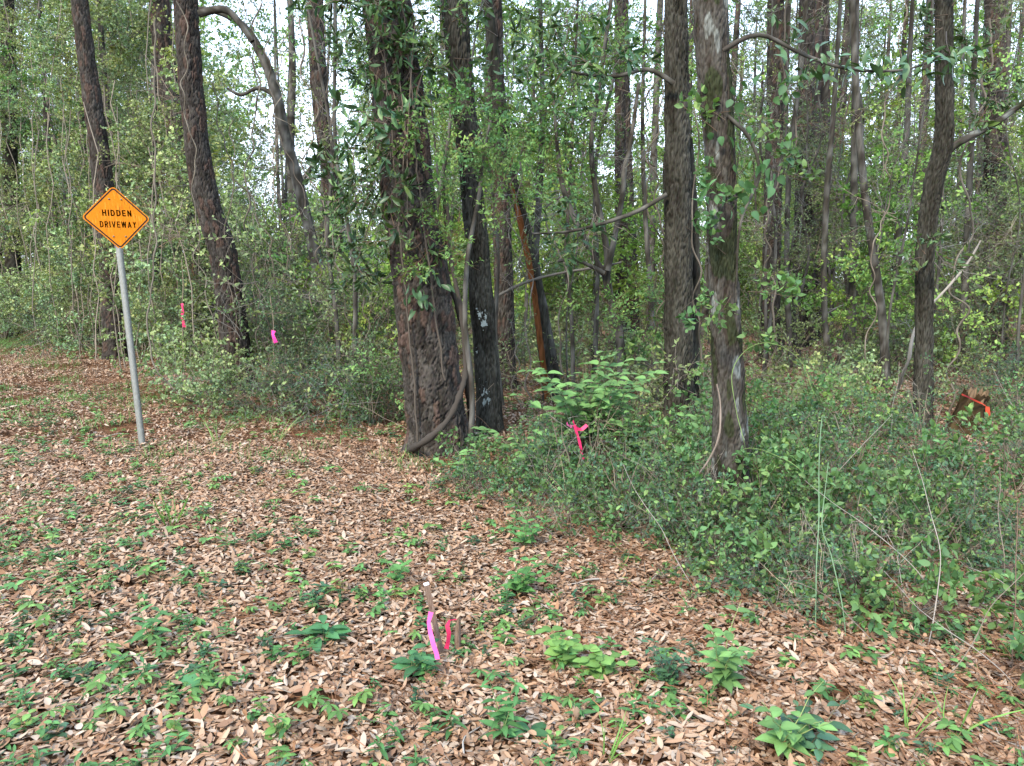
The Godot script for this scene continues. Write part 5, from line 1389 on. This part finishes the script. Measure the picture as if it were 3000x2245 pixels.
	vine("green_vine", "yellow-green runner arching out of the undergrowth by the flaky trunk", "", [Vector3(1.602, -0.002, -5.507), Vector3(1.288, 0.636, -4.100), Vector3(1.461, 0.633, -4.000), Vector3(1.580, 0.542, -3.900), Vector3(2.124, 0.005, -4.822)], 0.0019, 0.0014, Color(0.15, 0.22, 0.07))

func ground_plants():
	var t: Node3D
	# broad-leaved bush with the tape
	t = thing("broadleaf_bush", Vector3(0.613, -0.011, -6.163), "broad-leaved fresh green bush holding the rose-red survey tape", "bush")
	leafy(t, "fresh", 30, 1.05, 0.85, 7, 0.15, Color(0.16, 0.15, 0.08), 0.35)
	t = thing("broadleaf_bush", Vector3(0.165, -0.011, -5.869), "low arching broad-leaved bush between thick pine and taped bush", "bush")
	leafy(t, "fresh", 11, 0.5, 0.6, 5, 0.12, Color(0.16, 0.15, 0.08))
	t = thing("broadleaf_bush", Vector3(1.021, -0.011, -5.942), "smaller pale broad-leaved bush on the oak side of the taped bush", "bush")
	leafy(t, "fresh", 11, 0.7, 0.5, 5, 0.105, Color(0.16, 0.15, 0.08))
	t = thing("broadleaf_bush", Vector3(1.450, 0.002, -5.753), "lone bush of large rounded leaves between furrowed oak and flaky trunk", "bush")
	leafy(t, "fresh", 4, 0.85, 0.22, 4, 0.15, Color(0.16, 0.17, 0.08), 0.4)
	t = thing("broadleaf_bush", Vector3(-0.390, 0.001, -5.755), "little broad-leaved bush at the foot of the thick pine", "bush")
	leafy(t, "fresh", 4, 0.34, 0.3, 4, 0.095, Color(0.16, 0.15, 0.08))
	# leafy plants on the open litter
	t = thing("leafy_plant", Vector3(0.812, -0.010, -2.713), "fresh green nettle-like plant with pointed toothed leaves on leaf litter", "plant")
	leafy(t, "fresh", 7, 0.36, 0.2, 4, 0.075, Color(0.2, 0.24, 0.09))
	t = thing("leafy_plant", Vector3(0.916, -0.012, -2.321), "fresh toothed plant growing among dark glossy seedlings", "plant")
	leafy(t, "fresh", 6, 0.27, 0.2, 3, 0.072, Color(0.2, 0.24, 0.09))
	t = thing("leafy_plant", Vector3(1.022, -0.008, -2.351), "spreading dark glossy-leaved seedling patch by the green stems", "plant")
	leafy(t, "dark", 8, 0.16, 0.26, 3, 0.085, Color(0.14, 0.12, 0.07))
	t = thing("leafy_plant", Vector3(0.618, -0.028, -2.778), "dense dark shrublet with small bluish leaves on leaf litter", "plant")
	leafy(t, "dark", 12, 0.22, 0.17, 5, 0.042, Color(0.12, 0.1, 0.07))
	t = thing("leafy_plant", Vector3(-0.035, -0.050, -2.453), "two-stemmed weed with long toothed leaves rising from leaf litter", "plant")
	leafy(t, "lance", 3, 0.26, 0.1, 6, 0.085, Color(0.12, 0.16, 0.06))
	t = thing("leafy_plant", Vector3(0.057, -0.050, -2.479), "rosette of long dark straplike leaves beside the two-stemmed weed", "plant")
	leafy(t, "big", 1, 0.06, 0.05, 4, 0.12, Color(0.12, 0.16, 0.06))
	t = thing("leafy_plant", Vector3(0.219, -0.067, -3.028), "clump of pale striped rounded leaves beyond the short stake", "plant")
	leafy(t, "round", 8, 0.22, 0.2, 3, 0.075, Color(0.2, 0.24, 0.09))
	t = thing("leafy_plant", Vector3(0.354, -0.056, -2.896), "loose patch of pale striped rounded leaves on bare litter", "plant")
	leafy(t, "round", 6, 0.17, 0.2, 3, 0.07, Color(0.2, 0.24, 0.09))
	t = thing("leafy_plant", Vector3(-0.416, -0.038, -2.900), "clump of broad toothed leaves in front of the tall stake", "plant")
	leafy(t, "big", 4, 0.14, 0.14, 3, 0.1, Color(0.12, 0.16, 0.06))
	t = thing("leafy_plant", Vector3(-1.293, 0.036, -2.694), "flat plant with one very large dark leaf pressed to the litter", "plant")
	leafy(t, "big", 2, 0.05, 0.08, 3, 0.13, Color(0.12, 0.16, 0.06))
	leaf_on(t, "big", Vector3(0, 0.03, 0), Vector3(1, 0.12, 0.35), 0.19, 1.0, 0.1)
	t = thing("leafy_plant", Vector3(-1.551, 0.030, -3.005), "upright plant with glossy pointed leaves on open leaf litter", "plant")
	leafy(t, "lance", 2, 0.2, 0.07, 4, 0.1, Color(0.12, 0.16, 0.06))
	t = thing("leafy_plant", Vector3(-0.822, 0.009, -3.065), "strappy green plant growing against the barkless branch piece", "plant")
	leafy(t, "big", 3, 0.12, 0.14, 3, 0.12, Color(0.12, 0.16, 0.06))
	t = thing("leafy_plant", Vector3(0.034, -0.048, -3.694), "bunch of leafy sprouts midway between stakes and thick pine", "plant")
	leafy(t, "bramble", 7, 0.28, 0.22, 4, 0.07, Color(0.12, 0.16, 0.06))
	t = thing("leafy_plant", Vector3(0.081, -0.033, -4.323), "sprawling fresh sprouts where litter meets the undergrowth", "plant")
	leafy(t, "bramble", 7, 0.3, 0.3, 4, 0.065, Color(0.12, 0.16, 0.06))
	t = thing("leafy_plant", Vector3(-0.625, -0.016, -3.739), "sparse upright sprout with few leaves on the open litter", "plant")
	leafy(t, "bramble", 3, 0.26, 0.15, 4, 0.06, Color(0.12, 0.16, 0.06))
	# sword-leaved clumps and long grass blades
	for q in [[Vector3(-2.124, 0.055, -4.471), "upright clump of sword-shaped leaves standing in the litter past the stakes", 9, 0.3], [Vector3(0.303, -0.031, -2.311), "tuft of broad grass blades in the near litter", 7, 0.22], [Vector3(1.375, 0.008, -2.392), "arching pale grass clump in the undergrowth", 6, 0.26], [Vector3(1.542, 0.018, -2.403), "second arching pale grass clump close to the first", 5, 0.24], [Vector3(-2.871, -0.003, -7.109), "thin grass tuft at the foot of the tall leaning pine", 16, 0.34], [Vector3(-2.300, -0.014, -7.158), "wispy grass tuft in front of the privet shrubs", 14, 0.35]]:
		t = thing("grass_clump", q[0], q[1], "grass clump")
		for k in q[2]:
			var a := rf(0, TAU)
			leaf_on(t, "grass" if q[2] > 10 else "strap", Vector3(cos(a), 0, sin(a)) * 0.02, Vector3(cos(a) * 0.45, 1, sin(a) * 0.45), q[3] * rf(0.6, 1.1), 0.3, 0.5)
	# seedlings: prototypes, then one copy a spot
	var protos := []
	var kinds := [["creeper_seedling", "five-fingered light green creeper seedling on brown leaf litter"], ["oval_seedling", "sprout of paired round yellow-green leaves on brown leaf litter"], ["lance_seedling", "sprout of narrow mid-green leaves on brown leaf litter"], ["dark_seedling", "sprout of dark bluish glossy leaves on brown leaf litter"], ["toothed_seedling", "sprout of small toothed green leaves on brown leaf litter"]]
	var spots := []
	var tries := 0
	while spots.size() < 4200 and tries < 200000:
		tries += 1
		var z := -lerpf(2.05, 11.0, pow(rng.randf(), 1.1))
		var x := rf(-1, 1) * (0.6 - z * 0.7)
		var forest := x - edge_x(z)
		var d := 0.34 + 0.6 * grain.get_noise_2d(x * 1.1 + 5.0, z * 1.1)
		d += 0.5 * clampf((-x / -z - 0.1) * 2.5, 0, 1)
		if forest > -0.2: d += 0.45
		if z < -5.5 and forest < 0.0 and x > -3.0: d -= 0.35
		if rng.randf() > d: continue
		spots.append(Vector2(x, z))
	spots.sort_custom(func(a, b): return a.y > b.y)
	for k in 10:
		var kind := k % 5
		t = thing(kinds[kind][0], Vector3.ZERO, kinds[kind][1], "seedling", "seedlings scattered over the leaf litter")
		match kind:
			0: palmate(t, "palm", 2, 0.08, 0.06, 0.048)
			1: leafy(t, "round", 3, 0.1, 0.06, 2, 0.042, Color(0.2, 0.2, 0.08))
			2: leafy(t, "lance", 2, 0.12, 0.05, 3, 0.065, Color(0.14, 0.16, 0.07))
			3: leafy(t, "dark", 3, 0.1, 0.06, 2, 0.05, Color(0.13, 0.11, 0.06))
			4: leafy(t, "bramble", 2, 0.11, 0.06, 3, 0.05, Color(0.14, 0.14, 0.06))
		protos.append(t)
	var cover := []
	for k in 10: cover.append([[], []])
	for k in spots.size():
		var q: Vector2 = spots[k]
		var pick := rng.randi() % 10
		if rng.randf() < 0.12: pick = (rng.randi() % 2) * 5
		if k < 10:
			protos[k].position = on(q.x, q.y)
			protos[k].set_meta("label", kinds[k % 5][1].replace("on brown leaf litter", by(on(q.x, q.y))))
		elif k < 295:
			copy(protos[pick], on(q.x, q.y), rf(0, TAU), lerpf(0.4, 1.15, pow(rng.randf(), 1.2))).set_meta("label", kinds[pick % 5][1].replace("on brown leaf litter", by(on(q.x, q.y))))
		else:
			cover[pick][0].append(Transform3D(Basis(Vector3.UP, rf(0, TAU)).scaled(Vector3.ONE * rf(0.4, 1.15)), on(q.x, q.y)))
			cover[pick][1].append(tint(0.2))
	# the rest of the seedlings as ground cover
	var holder := Node3D.new()
	holder.name = "ground_cover"
	add_child(holder)
	tag(holder, "low green ground cover of sprouts spreading over the litter toward the trees", "ground cover", "", "stuff")
	for k in 10:
		var g := SurfaceTool.new()
		g.begin(Mesh.PRIMITIVE_TRIANGLES)
		for ch in protos[k].get_children(): g.append_from(ch.mesh, 0, ch.transform)
		var am := g.commit()
		am.surface_set_material(0, M.leaf)
		if cover[k][0].size(): copies(holder, "sprouts", am, cover[k][0], cover[k][1]).set_meta("kind", "stuff")

func sticks():
	# twigs on the litter
	for k in 46:
		var z := -lerpf(2.2, 8.5, pow(rng.randf(), 0.9))
		var x := rf(-1, 1) * (0.3 - z * 0.66)
		if x < edge_x(z) - 0.6 and rng.randf() < 0.6: x = edge_x(z) + rf(-0.4, 1.2)
		var a := rf(0, TAU)
		var l := rf(0.15, 0.5)
		var pts := []
		for j in 5:
			var q := Vector2(x, z) + Vector2(cos(a), sin(a)) * l * (j / 4.0 - 0.5) + Vector2(rf(-1, 1), rf(-1, 1)) * 0.02
			pts.append(on(q.x, q.y) + Vector3.UP * (0.022 + rf(0, 0.02)))
		vine("dead_stick", ["pale grey", "brown", "whitish"][k % 3] + " stick lying loose on leaf litter " + by(Vector3(x, 0, z)), "sticks lying on the leaf litter", pts, rf(0.003, 0.007), 0.002, [Color(0.22, 0.19, 0.155), Color(0.14, 0.105, 0.075), Color(0.28, 0.25, 0.21)][k % 3], 5)
	# wiry dead stems standing in the undergrowth
	for k in 60:
		var z := -lerpf(2.5, 8.0, rng.randf())
		var x := rf(edge_x(z), 0.5 - z * 0.7)
		var d := Vector3(rf(-0.9, 0.9), rf(0.4, 1.2), rf(-0.4, 0.4)).normalized()
		var base := on(x, z) + Vector3.DOWN * 0.01
		var pts := wander(base, d, rf(0.3, 0.95), 6, 0.22, 0.06)
		vine("dead_weed", ["wiry tan", "wiry dark brown", "wiry whitish"][k % 3] + " dead weed leaning " + by(base), "dead stems in the undergrowth", pts, rf(0.0015, 0.0032), 0.001, [Color(0.22, 0.18, 0.14), Color(0.13, 0.09, 0.06), Color(0.3, 0.26, 0.22)][k % 3], 5)
